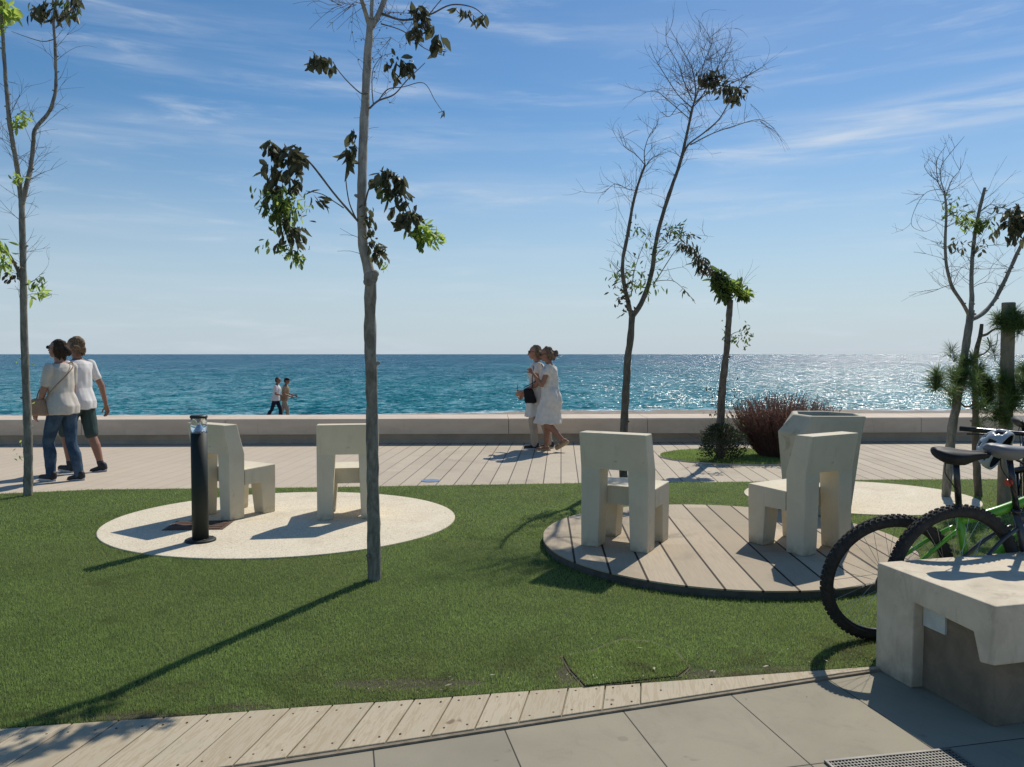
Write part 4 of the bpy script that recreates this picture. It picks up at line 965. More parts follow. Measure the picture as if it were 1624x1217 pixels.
t4.cluster('leaf_mid', [(1168, 535), (1180, 540), (1186, 530), (1180, 518)], 42, (.05, .09), .45, .07, .5)
t4.cluster('leaf_mid', [(1145, 515), (1160, 545)], 14, (.05, .08), .45, .05, .5)
t4.cluster('leaf_dry', [(1138, 620), (1136, 660), (1148, 650), (1152, 610)], 40, (.03, .06), .5, .12, .4)
t4.cluster('leaf_mid', [(1152, 640), (1158, 665), (1165, 690), (1150, 705)], 150, (.03, .06), .5, .13, .2)
for _ in range(14): t4.twig(t4.P(1172, 466), Vector((t4.rs.uniform(-.2, 1.2), t4.rs.gauss(0, .4), t4.rs.gauss(.3, .6))), t4.rs.uniform(.25, .55), .003, .5, 0)
for _ in range(16): t4.twig(Vector((t4.rs.gauss(0, .08), t4.rs.gauss(0, .1), 0)), Vector((t4.rs.gauss(0, .3), t4.rs.gauss(0, .3), 1)), t4.rs.uniform(.4, .9), .003, .2, 1)
t4.done()
# right tree
t5 = Tree('young_tree', (4.56, 8.08, .008), 'grey tree with three upswept limbs at right edge', group=TG)
C, _ = t5.limb('trunk', [(1500, 792), (1504, 740), (1509, 690), (1520, 620), (1530, 560), (1536, 520), (1540, 492)], .047, .036, M['bark'], 12, knots=3)
c1, _ = t5.limb('branch', [(1537, 500), (1525, 478, -.1), (1510, 455, -.1), (1501, 420, -.15), (1499, 380, -.15), (1501, 335, -.2), (1498, 305, -.2)], .021, .010, M['bark'], 8, knots=4)
c2, _ = t5.limb('branch', [(1540, 500), (1541, 470), (1541, 430), (1545, 380, .1), (1552, 340, .1), (1562, 298, .1)], .025, .015, M['bark'], 8, knots=6)
c3, _ = t5.limb('branch', [(1538, 508), (1558, 498, .1), (1578, 475, .2), (1596, 440, .2), (1612, 405, .3), (1630, 365, .3), (1640, 330, .3)], .023, .016, M['bark'], 8, knots=14)
def b5(pts, r0=.005, r1=.0015, tw=3):
    c, _ = t5.limb('branch', pts, r0, r1, M['bark_dark'], 5); t5.twigs(c, tw, (.12, .35), .1, 1, .2, .0022, 1)
b5([(1498, 305, -.2), (1492, 285, -.2), (1494, 262, -.2), (1510, 240, -.2), (1530, 216, -.2)], .006, .0015, 8)
b5([(1500, 310, -.2), (1488, 290, -.1), (1486, 255, -.1), (1500, 232, -.1)], .006, .0015, 8)
b5([(1500, 310, -.2), (1510, 285, -.1), (1522, 270, -.1), (1524, 250, -.1)], .005, .0015, 8)
b5([(1490, 288, -.2), (1475, 278, -.2), (1466, 262, -.2), (1478, 250, -.2)], .004, .0012, 3)
b5([(1498, 300, -.2), (1470, 305, -.3), (1452, 330, -.3), (1446, 358, -.3), (1470, 367, -.3), (1490, 352, -.2)], .0035, .0012, 4)
b5([(1508, 452, -.1), (1495, 456, -.1), (1480, 462, -.1), (1466, 461, -.1)], .004, .0012, 3)
b5([(1512, 450, -.1), (1520, 432, 0), (1530, 420, .1), (1540, 416, .1)], .003, .0012, 2)
b5([(1544, 405, 0), (1560, 392, .1), (1578, 389, .1), (1598, 390, .1)], .004, .0012, 3)
b5([(1543, 456, 0), (1555, 450, 0), (1570, 448, 0), (1585, 454, .1)], .004, .0012, 1)
b5([(1543, 426, 0), (1560, 427, 0), (1585, 426, .1), (1612, 428, .1)], .003, .0012, 1)
b5([(1550, 340, .1), (1570, 325, .1), (1590, 330, .1), (1610, 318, .1)], .005, .0015, 8)
t5.twigs(c1, 34, (.1, .4), .3, 1, .2, .0024, 1); t5.twigs(c2, 40, (.12, .5), .3, 1, .2, .0024, 1); t5.twigs(c3, 22, (.12, .4), .3, 1, .2, .0024, 1)
t5.cluster('leaf_mid', [(1515, 340), (1535, 350), (1552, 358), (1562, 352)], 90, (.05, .09), .38, .055, .5)
t5.cluster('leaf_fresh', [(1518, 345), (1540, 352), (1560, 355), (1500, 330)], 60, (.04, .08), .35, .05, .5)
t5.cluster('leaf_mid', [(1502, 310), (1508, 335), (1512, 315)], 26, (.04, .07), .4, .04, .5, -.15)
t5.cluster('leaf_dark', [(1505, 385), (1522, 390), (1548, 385), (1555, 395)], 32, (.05, .08), .5, .05, 1)
t5.cluster('leaf_dark', [(1580, 325), (1578, 360), (1575, 378)], 12, (.06, .1), .4, .03, 1, .1)
t5.cluster('leaf_dark', [(1595, 335), (1610, 340), (1622, 345), (1635, 350), (1615, 360), (1600, 358)], 150, (.07, .13), .5, .085, .9, .1)
t5.done()
# wooden post
pb = G(1592, 803); po = empty('wooden_post', pb, 0, 'thick round wooden stake standing among the pine at right edge', 'post')
h_ = (U(1592, 480, pb.y)).z
mb = MB(); mb.tube([Vector((0, 0, z)) for z in np.linspace(0, h_ - .006, 12)] + [Vector((0, 0, h_))], [.061] * 12 + [.054], 16, wob=.05)
mb.build('stake', M['post_wood'], po, sm=False)
# pine
pn = Tree('pine_tree', (4.93, 8.18, .008), 'young pine with long needle tufts around the wooden stake', 'pine tree')
C, _ = pn.limb('trunk', [(1552, 790), (1549, 740), (1547, 690), (1547, 640), (1546, 590), (1548, 560), (1555, 530), (1557, 514)], .042, .018, M['bark_dark'], 8, knots=3)
pn.limb('branch', [(1556, 533), (1566, 530, -.1), (1578, 522, -.3), (1600, 520, -.6), (1630, 522, -.6)], .014, .008, M['bark_dark'], 6)
pn.limb('branch', [(1548, 566), (1562, 560, -.1), (1570, 550, -.2), (1566, 535, -.2)], .008, .006, M['bark_dark'], 6)
pn.limb('branch', [(1570, 550, -.2), (1580, 545, -.3), (1582, 530, -.3)], .005, .003, M['bark_dark'], 5)
pn.limb('branch', [(1547, 640), (1530, 645, -.2), (1510, 625, -.5), (1490, 612, -.7)], .012, .006, M['bark_dark'], 6)
pn.limb('branch', [(1547, 650), (1565, 640, -.3), (1590, 640, -.5), (1620, 625, -.6)], .014, .008, M['bark_dark'], 6)
pn.limb('branch', [(1547, 620), (1540, 600, -.2), (1535, 585, -.3)], .010, .006, M['bark_dark'], 6)
def tuft(px, py, dy, n=130, ln=.13, d0=None, spread=1.0):
    V, F, T = pn.L.setdefault('needle', ([], [], [])); c = pn.P(px, py, dy); rs = pn.rs
    d0 = d0 or Vector((rs.gauss(0, .3), rs.gauss(0, .3), .8)).normalized()
    for _ in range(n):
        d = (d0 * .55 + Vector((rs.gauss(0, 1), rs.gauss(0, 1), rs.gauss(0, 1))).normalized() * spread).normalized()
        p = c + d0 * rs.uniform(-.09, .06) + d * .01; l_ = ln * rs.uniform(.6, 1.1); sd_ = d.cross(Vector((rs.gauss(0, 1), rs.gauss(0, 1), rs.gauss(0, 1)))).normalized() * .0019
        e = p + d * l_ + Vector((0, 0, -l_ * .12)); m = p + d * l_ * .5; b = len(V); V += [p - sd_, p + sd_, m + sd_ * .9, e, m - sd_ * .9]
        F += [(b, b + 1, b + 2, b + 4), (b + 4, b + 2, b + 3, b + 3)]; t_ = rs.random(); T += [t_ * .6, t_ * .6, t_, t_, t_]
rsn = random.Random(5)
for (px_, py_, dy, n) in ((1489, 610, -.7, 170), (1482, 600, -.7, 60), (1527, 580, -.3, 150), (1545, 575, -.3, 120), (1530, 600, -.4, 200), (1550, 600, -.4, 200), (1515, 597, -.4, 90),
                          (1565, 605, -.5, 200), (1570, 625, -.5, 220), (1590, 610, -.6, 200), (1548, 618, -.3, 150), (1600, 640, -.6, 220), (1580, 650, -.5, 180), (1618, 615, -.7, 180),
                          (1590, 512, -.6, 160), (1605, 500, -.6, 120), (1578, 506, -.5, 80), (1620, 505, -.7, 200), (1612, 515, -.7, 120), (1625, 640, -.6, 160), (1630, 600, -.6, 150), (1595, 670, -.6, 90),
                          (1560, 640, -.5, 120), (1640, 510, -.7, 120), (1605, 628, -.6, 160), (1555, 588, -.2, 110)):
    tuft(px_ + rsn.gauss(0, 3), py_ + rsn.gauss(0, 3), dy, int(n * 2.4), rsn.uniform(.11, .17))
for _ in range(34):
    px_ = rsn.uniform(1505, 1635); py_ = 612 + rsn.gauss(0, 24) + (px_ - 1550) * .12; tuft(px_, py_, rsn.uniform(-.8, -.1), 120, rsn.uniform(.09, .15), None, .9)
V, F, T = pn.L['needle']; F2 = []
for f in F: F2.append((f[0], f[1], f[2])) if f[2] == f[3] else F2.append(f)
q3 = []
for f in F2:
    if len(f) == 4: q3 += [(f[0], f[1], f[2]), (f[0], f[2], f[3])]
    else: q3.append(f)
pn.L['needle'] = (V, q3, T); pn.done(M['bark_dark'])
# clear plastic bag / pale shrub shape behind the pine is left to the shrubs
# ------------------------------------------------------------ shrubs
sb = Tree('shrub', (2.92, 10.85, .010), 'small dense dark green shrub at foot of short tree', 'shrub')
for k in range(2600):
    a = sb.rs.random() * 6.283; zz = sb.rs.random() ** .8; rr = .30 * math.sqrt(max(0, 1 - (zz * 1.0 - .38) ** 2 / .42)) * sb.rs.random() ** .35 * (1 + .25 * math.sin(a * 3 + zz * 5))
    p = Vector((rr * math.cos(a), rr * math.sin(a), .03 + zz * .47)); sb.leaf('shrub_leaf', p, Vector((math.cos(a), math.sin(a), .8 + sb.rs.gauss(0, .5))), sb.rs.uniform(.025, .05), .014)
for _ in range(60):
    a = sb.rs.random() * 6.283; sb.twig(Vector((0, 0, .02)), Vector((math.cos(a) * .6, math.sin(a) * .6, 1)), sb.rs.uniform(.35, .62), .003, .2, 1)
sb.done()
rb = Tree('shrub', (3.93, 11.35, .010), 'wide reddish brown twiggy shrub behind the planter', 'shrub')
V, F, T = rb.L.setdefault('red_twig', ([], [], []))
for k in range(1500):
    a = rb.rs.random() * 6.283; ou = rb.rs.random() ** .5; px_ = ou * .30 * math.cos(a); py_ = ou * .25 * math.sin(a)
    ln = rb.rs.uniform(.5, 1.0) * (1.02 - .12 * ou); p = Vector((px_, py_, 0)); d = Vector((math.cos(a) * ou * 1.25, math.sin(a) * ou * .8, 1)).normalized(); n = 7
    cu = Vector((-math.cos(a) * .3, -math.sin(a) * .3, .5)) * ou; pts = [p]
    for i in range(n):
        d = (d + cu / n + Vector((rb.rs.gauss(0, .07), rb.rs.gauss(0, .07), 0))).normalized(); pts.append(pts[-1] + d * ln / n)
    rb.tw.tube(pts, [.0035 - .0003 * i for i in range(n + 1)], 3, False)
    for i in range(2, n + 1):
        for _ in range(4):
            q = pts[i] + (pts[i - 1] - pts[i]) * rb.rs.random()
            rb.leaf('red_twig', q, d + Vector((rb.rs.gauss(0, .5), rb.rs.gauss(0, .5), .3)), rb.rs.uniform(.02, .045), .009)
M['red_bark'] = mat('red_bark', (.15, .09, .07), .85); rb.done(M['red_bark'])

# ------------------------------------------------------------ people
def remesh(mb, name, m, parent, vox=.009, it=3, wr=0.0, wf=9.0, seed=0.0, wdir=(1, 1, .5)):
    me = mb.mesh('tmp'); o = bpy.data.objects.new('tmp', me); col.objects.link(o)
    md = o.modifiers.new('r', 'REMESH'); md.mode = 'VOXEL'; md.voxel_size = vox
    sm_ = o.modifiers.new('s', 'SMOOTH'); sm_.iterations = it; sm_.factor = .5
    dg = bpy.context.evaluated_depsgraph_get(); ev = o.evaluated_get(dg); nm = bpy.data.meshes.new_from_object(ev)
    bpy.data.objects.remove(o); bpy.data.meshes.remove(me)
    if wr:
        n = len(nm.vertices); co = np.empty(n * 3, np.float32); nm.vertices.foreach_get('co', co); co = co.reshape(-1, 3)
        no = np.empty(n * 3, np.float32); nm.vertices.foreach_get('normal', no); no = no.reshape(-1, 3)
        dsp = np.array([mnoise.noise(Vector((c[0] * wf * wdir[0] + seed, c[1] * wf * wdir[1], c[2] * wf * wdir[2]))) + .5 * mnoise.noise(Vector((c[0] * wf * 2.2, c[1] * wf * 2.2 + seed, c[2] * wf * 1.5))) for c in co])
        co += no * (dsp * wr)[:, None]; nm.vertices.foreach_set('co', co.ravel()); nm.update()
    nm.name = name; nm.materials.clear(); nm.materials.append(m); nm.polygons.foreach_set('use_smooth', [True] * len(nm.polygons))
    q = bpy.data.objects.new(name, nm); col.objects.link(q)
    if parent is not None: q.parent = parent
    return q
def cloth(name, c, v=.82, rough=.9):
    return mottled(name, c, tuple(k * v for k in c), 9, rough, .25, .002, 160, spec=.15)
M['skin'] = mottled('skin', (.42, .22, .15), (.37, .185, .12), 14, .55, .1, .001, 120, spec=.35)
M['skin_tan'] = mottled('skin_tan', (.33, .165, .105), (.28, .14, .09), 14, .55, .1, .001, 120, spec=.35)
def hairmat(name, c1, c2):
    def fn(t, b, v):
        n = noise_(t, mapping(t, v, (70, 70, 16)), 1.5, 4, .6, .7)
        L(t, mixc(t, smooth(t, n, .35, .65), c1, c2), b.inputs['Base Color']); bump(t, b, n, .9, .012)
    return mat(name, c1, .75, 0, .15, fn)
M['hair_dark'] = hairmat('hair_dark', (.03, .02, .015), (.075, .05, .035))
M['hair_grey'] = hairmat('hair_grey', (.10, .065, .04), (.26, .175, .105))
M['hair_brown'] = hairmat('hair_brown', (.09, .06, .04), (.26, .18, .12))
M['tee_cream'] = cloth('tee_cream', (.66, .60, .52)); M['tee_white'] = cloth('tee_white', (.76, .73, .70), .9)
M['white_cotton'] = cloth('white_cotton', (.74, .69, .62), .88)
def fn_jeans(t, b, v):
    n = noise_(t, v, 7, 5, .6, .3); f = noise_(t, v, 220, 2, .6)
    c = mixc(t, smooth(t, n, .35, .68), (.03, .058, .10), (.085, .13, .185)); c = mixc(t, math_(t, 'MULTIPLY', f, .4), c, (.03, .05, .08))
    L(t, c, b.inputs['Base Color']); bump(t, b, f, .2, .001)
M['jeans'] = mat('jeans', (.07, .12, .2), .85, 0, .15, fn_jeans)
M['shorts_green'] = cloth('shorts_green', (.055, .085, .08)); M['navy'] = cloth('navy', (.025, .03, .05)); M['beige'] = cloth('beige', (.45, .38, .30))
M['khaki'] = cloth('khaki', (.36, .27, .17)); M['black_cloth'] = cloth('black_cloth', (.02, .02, .022)); M['shoe_black'] = mat('shoe_black', (.02, .02, .022), .6)
M['sole'] = mat('sole', (.55, .54, .52), .7); M['tan_leather'] = mottled('tan_leather', (.40, .24, .15), (.32, .19, .12), 12, .55, .2, .001, 90)
M['glass_black'] = mat('glass_black', (.008, .008, .01), .12, 0, .6); M['sock'] = mat('sock', (.05, .05, .05), .9); M['straw'] = mat('straw', (.42, .30, .16), .8)

def loft(mb, rings, n=20):
    """rings: (centre Vector, rx, ry) stacked, closed"""
    vs_ = []; fs = []
    for c, rx, ry in rings:
        for k in range(n):
            a = 2 * math.pi * k / n; ca, sa = math.cos(a), math.sin(a)
            e = .85; vs_.append(Vector((c[0] + rx * math.copysign(abs(ca) ** e, ca), c[1] + ry * math.copysign(abs(sa) ** e, sa), c[2])))
    m_ = len(rings)
    for i in range(m_ - 1):
        for k in range(n): k2 = (k + 1) % n; fs.append((i * n + k, i * n + k2, (i + 1) * n + k2, (i + 1) * n + k))
    fs.append(tuple(range(n))[::-1]); fs.append(tuple((m_ - 1) * n + k for k in range(n)))
    mb.add(vs_, fs)
def person(label, loc, rz, H, pose, female=True, group=None, skin='skin', hair=('hair_dark', 'short'), top=('tee', 'tee_cream'), bottom=('trousers', 'jeans'), shoes='trainer', glasses=False, build=1.0, cap=None, vox=.008):
    rt = empty('person', loc, rz, label, 'person', group); s = H / 1.7
    J = {}
    lean = pose.get('lean', 3)
    hipz = pose.get('hipz', .885) * s
    def seg(p, a_fwd, a_side, l_, sgn):
        return p + Vector((sgn * math.sin(R(a_side)), math.sin(R(a_fwd)) * math.cos(R(a_side)), -math.cos(R(a_fwd)) * math.cos(R(a_side)))) * l_
    for sgn, k in ((-1, 'l'), (1, 'r')):
        hp = Vector((sgn * .088 * s, 0, hipz)); th, kb_ = pose['leg_' + k][:2]; fo = pose['leg_' + k][2] if len(pose['leg_' + k]) > 2 else 0
        kn = seg(hp, th, 1.5, .415 * s, sgn * -1); an = seg(kn, th - kb_, 0, .40 * s, sgn)
        J['hip' + k], J['kn' + k], J['an' + k] = hp, kn, an
        J['foot' + k] = fo
    minz = min(J['anl'].z - .075 * s * (1 if J['footl'] > -30 else 1.6), J['anr'].z - .075 * s * (1 if J['footr'] > -30 else 1.6))
    for k in list(J):
        if isinstance(J[k], Vector): J[k] = J[k] - Vector((0, 0, minz))
    hz_ = J['hipl'].z; ly = math.tan(R(lean))
    def sp(z, dy=0.0): return Vector((0, (z - hz_) * ly + dy, z))
    T = lambda d: hz_ + d * s
    hw = (.165 if female else .155) * build * s; ww = (.132 if female else .15) * build * s; cw = (.15 if female else .175) * build * s; sw = (.165 if female else .19) * s
    rings = [(sp(T(-.09)), hw * .62, .085 * s * build), (sp(T(-.04)), hw * .95, .12 * s * build), (sp(T(.03), -.01 * s), hw, .128 * s * build), (sp(T(.10)), hw * .93, .115 * s * build),
             (sp(T(.19), .008 * s), ww, .10 * s * build), (sp(T(.28), .01 * s), (ww + cw) / 2, .105 * s * build), (sp(T(.37), .012 * s), cw, .118 * s * build), (sp(T(.44)), cw * 1.02, .108 * s * build),
             (sp(T(.49), -.008 * s), sw * .92, .085 * s), (sp(T(.525), -.012 * s), sw * .62, .066 * s), (sp(T(.55), -.01 * s), .06 * s, .055 * s)]
    B = MB(); loft(B, rings)
    if female:
        for g_ in (-1, 1): B.ell(sp(T(.37), .085 * s) + Vector((g_ * .07 * s, 0, 0)), (.06 * s, .055 * s, .06 * s))
    nk = sp(T(.53), -.01 * s); hd_y = pose.get('head_y', .03) * s; hc = sp(T(.705), hd_y); B.cap(nk, hc + Vector((0, -.02 * s, -.07 * s)), .056 * s, .052 * s)
    HM = Matrix.Translation(hc) @ Matrix.Rotation(R(pose.get('head_yaw', 0)), 4, 'Z') @ Matrix.Rotation(R(pose.get('head_pitch', 0)), 4, 'X')
    H3 = HM.to_3x3()
    def hp_(x, y, z): return HM @ Vector((x * s, y * s, z * s))
    B.ell(hp_(0, -.012, .03), (.074 * s, .094 * s, .088 * s), H3); B.ell(hp_(0, .018, -.03), (.058 * s, .07 * s, .078 * s), H3)
    B.cap(hp_(0, .05, -.085), hp_(0, .066, -.082), .022 * s, .018 * s)
    B.cap(hp_(0, .086, .012), hp_(0, .104, -.028), .008 * s, .014 * s)
    B.cap(hp_(-.02, .078, -.054), hp_(.02, .078, -.054), .011 * s, .011 * s); B.cap(hp_(-.036, .074, .03), hp_(.036, .074, .03), .014 * s, .014 * s)
    for g_ in (-1, 1): B.ell(hp_(g_ * .074, -.005, -.005), (.010 * s, .018 * s, .030 * s), H3)
    legr = (.088 if female else .082) * build
    for k in 'lr':
        B.cap(J['hip' + k] + Vector((0, 0, -.02)), J['kn' + k], legr * s, .055 * s); B.cap(J['kn' + k], J['kn' + k].lerp(J['an' + k], .35) + Vector((0, -.012 * s, 0)), .052 * s, .057 * s)
        B.cap(J['kn' + k].lerp(J['an' + k], .35) + Vector((0, -.012 * s, 0)), J['an' + k], .056 * s, .034 * s)
        a = R(J['foot' + k]); fd = Vector((0, math.cos(a), math.sin(a))); dn = Vector((0, math.sin(a), -math.cos(a)))
        an = J['an' + k]; B.cap(an + dn * .03 * s - fd * .03 * s, an + fd * .15 * s + dn * .048 * s, .034 * s, .025 * s); J['fd' + k] = fd; J['dn' + k] = dn
    sh = {}
    for sgn, k in ((-1, 'l'), (1, 'r')):
        fw, sd_, eb, tw = pose['arm_' + k]
        s0 = sp(T(.475), -.012 * s) + Vector((sgn * (sw + .0 * s), 0, 0)); e0 = seg(s0, fw, sd_, .285 * s, sgn)
        a2 = fw + eb; w0 = e0 + Vector((sgn * math.sin(R(sd_ - tw)), math.sin(R(a2)) * math.cos(R(sd_ - tw)), -math.cos(R(a2)) * math.cos(R(sd_ - tw)))) * .25 * s
        ar = (.046 if not female else .045) * build
        B.cap(s0, e0, ar * s, .038 * s); B.cap(e0, w0, .038 * s, .025 * s); sh[k] = (s0, e0, w0)
        d = (w0 - e0).normalized(); lat = Vector((sgn, 0, 0)); nrm = d.cross(lat).normalized(); ac = nrm.cross(d).normalized()
        # palm faces the body: width of the palm runs fore and aft
        wv = Vector((0, 1, 0)); wv = (wv - d * wv.dot(d)); wv = wv.normalized() if wv.length > .2 else ac; pn_ = d.cross(wv).normalized() * (1 if d.cross(wv).x * sgn < 0 else -1)
        B.cap(w0, w0 + d * .03 * s, .022 * s, .022 * s)
        for q_ in (-.022, -.007, .008, .022): B.cap(w0 + d * .02 * s + wv * q_ * .7 * s, w0 + d * .085 * s + wv * q_ * s, .015 * s, .0125 * s, 8)
        cu = pose.get('curl_' + k, 28)
        for q_, fl in ((-.029, .060), (-.010, .075), (.010, .080), (.029, .072)):
            p = w0 + d * .088 * s + wv * q_ * s; dd = d
            for j in range(3):
                dd = (dd * math.cos(R(cu)) + pn_ * math.sin(R(cu))).normalized(); l_ = fl * s * (.45, .32, .23)[j]; B.cap(p, p + dd * l_, .0095 * s, .0085 * s, 8); p = p + dd * l_
        p = w0 + d * .035 * s + wv * .026 * s; dd = (d * .75 + wv * .6 + pn_ * .25).normalized()
        B.cap(p, p + dd * .045 * s, .0125 * s, .0105 * s, 8); p = p + dd * .045 * s; dd = (dd + d * .4 + pn_ * .2).normalized(); B.cap(p, p + dd * .032 * s, .0105 * s, .0088 * s, 8)
    body = remesh(B, 'body', M[skin], rt, vox * .8, 2)
    rt['_'] = 0; del rt['_']
    # eyes
    if not glasses:
        for g_ in (-1, 1): MB().ell(hp_(g_ * .03, .079, .012), (.012 * s, .008 * s, .007 * s), H3, 8, 6).build('eye', M['glass_black'], rt, True)
    else:
        gl = MB()
        for g_ in (-1, 1):
            gl.ell(hp_(g_ * .034, .094, .012), (.030 * s, .009 * s, .023 * s), H3, 12, 8); gl.tube([hp_(g_ * .06, .088, .018), hp_(g_ * .079, .03, .012), hp_(g_ * .08, -.01, .006)], .0035 * s, 5)
        gl.tube([hp_(-.01, .1, .018), hp_(.01, .1, .018)], .003, 5); gl.build('sunglasses', M['glass_black'], rt, True)
    # garments
    kind, tm = top; G_ = MB(); o_ = .014 * s
    def sleeve(k, f, r0=.062, r1=.058):
        s0, e0, w0 = sh[k]; G_.cap(s0 + Vector((0, 0, .004)), s0.lerp(e0, f), r0 * s * build, r1 * s * build)
    if kind == 'tee':
        hem = -.07
        rg = [(sp(T(hem)), hw * 1.0 + .026, .128 * s * build + .026)] + [(c, rx + (.026 if i < 4 else .020 if i < 6 else .013), ry + (.028 if i < 4 else .022 if i < 6 else .015)) for i, (c, rx, ry) in enumerate(rings) if i in (2, 3, 4, 5, 6, 7, 8)] + [(sp(T(.53), -.014 * s), sw * .55 + .006, .07 * s)]
        loft(G_, rg); sleeve('l', .62); sleeve('r', .62)
        if female:
            for g_ in (-1, 1): G_.ell(sp(T(.37), .092 * s) + Vector((g_ * .07 * s, 0, 0)), (.068 * s, .06 * s, .066 * s))
        remesh(G_, 't_shirt', M[tm], rt, vox, 3, .012, 6.5, rz, (1.4, 1.4, .5))
    elif kind in ('dress', 'tunic'):
        bot = pose.get('hem', -.36)
        mid = (J['knl'] + J['knr']) / 2
        rg = [(Vector((0, mid.y * .7, T(bot))), hw * 1.32, .225 * s), (Vector((0, mid.y * .5, T(bot * .6))), hw * 1.22, .195 * s), (sp(T(-.06)), hw * 1.1 + o_, .15 * s * build + o_)] + [(c, rx + o_ * 1.5, ry + o_ * 1.6) for i, (c, rx, ry) in enumerate(rings) if i in (2, 3, 4, 5, 6, 7, 8)] + [(sp(T(.53), -.014 * s), sw * .6 + .006, .072 * s)]
        loft(G_, rg, 26); sleeve('l', .22, .066, .066); sleeve('r', .22, .066, .066)
        for g_ in (-1, 1): G_.ell(sp(T(.37), .09 * s) + Vector((g_ * .07 * s, 0, 0)), (.068 * s, .06 * s, .066 * s))
        remesh(G_, kind, M[tm], rt, vox * 1.1, 2, .030, 9, rz, (1.5, 1.5, .3))
    G_ = MB(); kind, bm_ = bottom
    if kind:
        loft(G_, [(c, rx + .009, ry + .009) for c, rx, ry in rings[:4]])
        for k in 'lr':
            hp, kn, an = J['hip' + k], J['kn' + k], J['an' + k]
            if kind == 'trousers':
                e_ = pose.get('wide', 1.0)
                G_.cap(hp + Vector((0, 0, -.02)), kn, (legr + .010) * s, .066 * s * e_); G_.cap(kn, an.lerp(kn, -.02), .064 * s * e_, .052 * s * e_); G_.cap(kn.lerp(an, .1), kn.lerp(an, .4) + Vector((0, -.014 * s, 0)), .062 * s, .069 * s); G_.cap(kn.lerp(an, .4) + Vector((0, -.014 * s, 0)), an, .069 * s, .054 * s)
            else: G_.cap(hp + Vector((0, 0, -.02)), hp.lerp(kn, .93), (legr + .016) * s, .083 * s)
        remesh(G_, kind, M[bm_], rt, vox, 2, .005, 14, 3.0, (1, 1, .5))
    for k in 'lr':
        an, fd, dn = J['an' + k], J['fd' + k], J['dn' + k]; S_ = MB()
        if shoes == 'trainer':
            S_.cap(an - fd * .035 * s - dn * .0, an - fd * .035 * s + dn * .035 * s, .040 * s, .042 * s); S_.cap(an + dn * .032 * s - fd * .03 * s, an + fd * .15 * s + dn * .045 * s, .043 * s, .033 * s)
            so = remesh(S_, 'shoe', M['shoe_black'], rt, .006, 2)
            Q = MB(); out = []
            for i in range(20):
                a = 2 * math.pi * i / 20; ex = .118 * s * math.cos(a); wd = (.040 + .006 * math.cos(a)) * s * math.sin(a); out.append((ex, wd))
            c = an + fd * .055 * s + dn * .071 * s; X = Vector((1, 0, 0)); nn_ = len(out); vsQ = []
            for h_ in (-.014, .012): vsQ += [c + fd * (ex * 1.12) + X * wd + dn * h_ * s * (1 if ex < .07 else .8) for ex, wd in out]
            Q.add(vsQ, [tuple(range(nn_)), tuple(range(2 * nn_ - 1, nn_ - 1, -1))] + [(i, nn_ + i, nn_ + (i + 1) % nn_, (i + 1) % nn_) for i in range(nn_)])
            Q.build('sole', M['sole'], so, fix=True)
        else:
            c = an + dn * .062 * s
            S_.cap(c - fd * .045 * s + dn * .006, c + fd * .15 * s + dn * .010 * s, .036 * s, .034 * s); S_.cap(an + fd * .09 * s + dn * .03 * s - Vector((.035, 0, 0)) * s, an + fd * .09 * s + dn * .03 * s + Vector((.035, 0, 0)) * s, .014, .014)
            S_.cap(an - Vector((.03, 0, 0)) * s, an + Vector((.03, 0, 0)) * s, .014, .014)
            remesh(S_, 'sandal', M['straw'], rt, .006, 1)
        if bottom[0] == 'shorts': MB().cap(an.lerp(J['kn' + k], .02), an.lerp(J['kn' + k], .13), .040 * s, .041 * s).build('sock', M['sock'], rt, True)
    # hair
    hm_, style = hair; Hh = MB()
    Hh.ell(hp_(0, -.034, .046), (.080 * s, .092 * s, .082 * s), H3)
    if style != 'short':
        for i in range(9): a = math.pi * (1.08 + .84 * i / 8); Hh.cap(hp_(.074 * math.cos(a), -.03 + .075 * math.sin(a), .02), hp_(.070 * math.cos(a), -.03 + .082 * math.sin(a), -.075 - .02 * (i % 3)), .026 * s, .012 * s, 8)
    if style == 'bun': Hh.ell(hp_(0, -.10, .0), (.07 * s, .055 * s, .07 * s), H3); Hh.ell(hp_(0, -.155, -.01), (.04 * s, .045 * s, .05 * s), H3)
    if style == 'bushy':
        for i in range(26):
            a = i * 2.4; z = -.07 + .13 * ((i * .618) % 1); Hh.ell(hp_(.082 * math.cos(a) * (1 if math.sin(a) < .3 else .4), -.03 - .075 * abs(math.sin(a)), z), (.036 * s,) * 3, None, 8, 6)
    if style == 'bob':
        for i in range(22):
            a = i * 2.4; z = -.075 + .12 * ((i * .618) % 1); Hh.ell(hp_(.078 * math.cos(a), -.045 - .06 * abs(math.sin(a)), z), (.034 * s, .038 * s, .034 * s), None, 8, 6)
        for z in (-.04, 0, .03): Hh.cap(hp_(0, -.11, z), hp_(.02, -.185, z - .01), .034 * s, .014 * s, 8)
    if style == 'short': Hh.ell(hp_(0, -.06, .0), (.072 * s, .06 * s, .07 * s), H3)
    remesh(Hh, 'hair', M[hm_], rt, .007, 2, .014, 20, 1.0, (1, 1, .4))
    if cap: 
        Cp = MB(); Cp.ell(hp_(0, -.01, .065), (.09 * s, .105 * s, .07 * s), H3); Cp.cap(hp_(-.03, .08, .05), hp_(-.03, .16, .042), .02, .02); Cp.cap(hp_(.03, .08, .05), hp_(.03, .16, .042), .02, .02)
        remesh(Cp, 'cap', M[cap], rt, .01, 2)
    return rt, J, sh, sp, T, hp_
WG = 'two people walking together at the left'; CG = 'two women walking together in the middle'; BG = 'two people strolling on the beach'
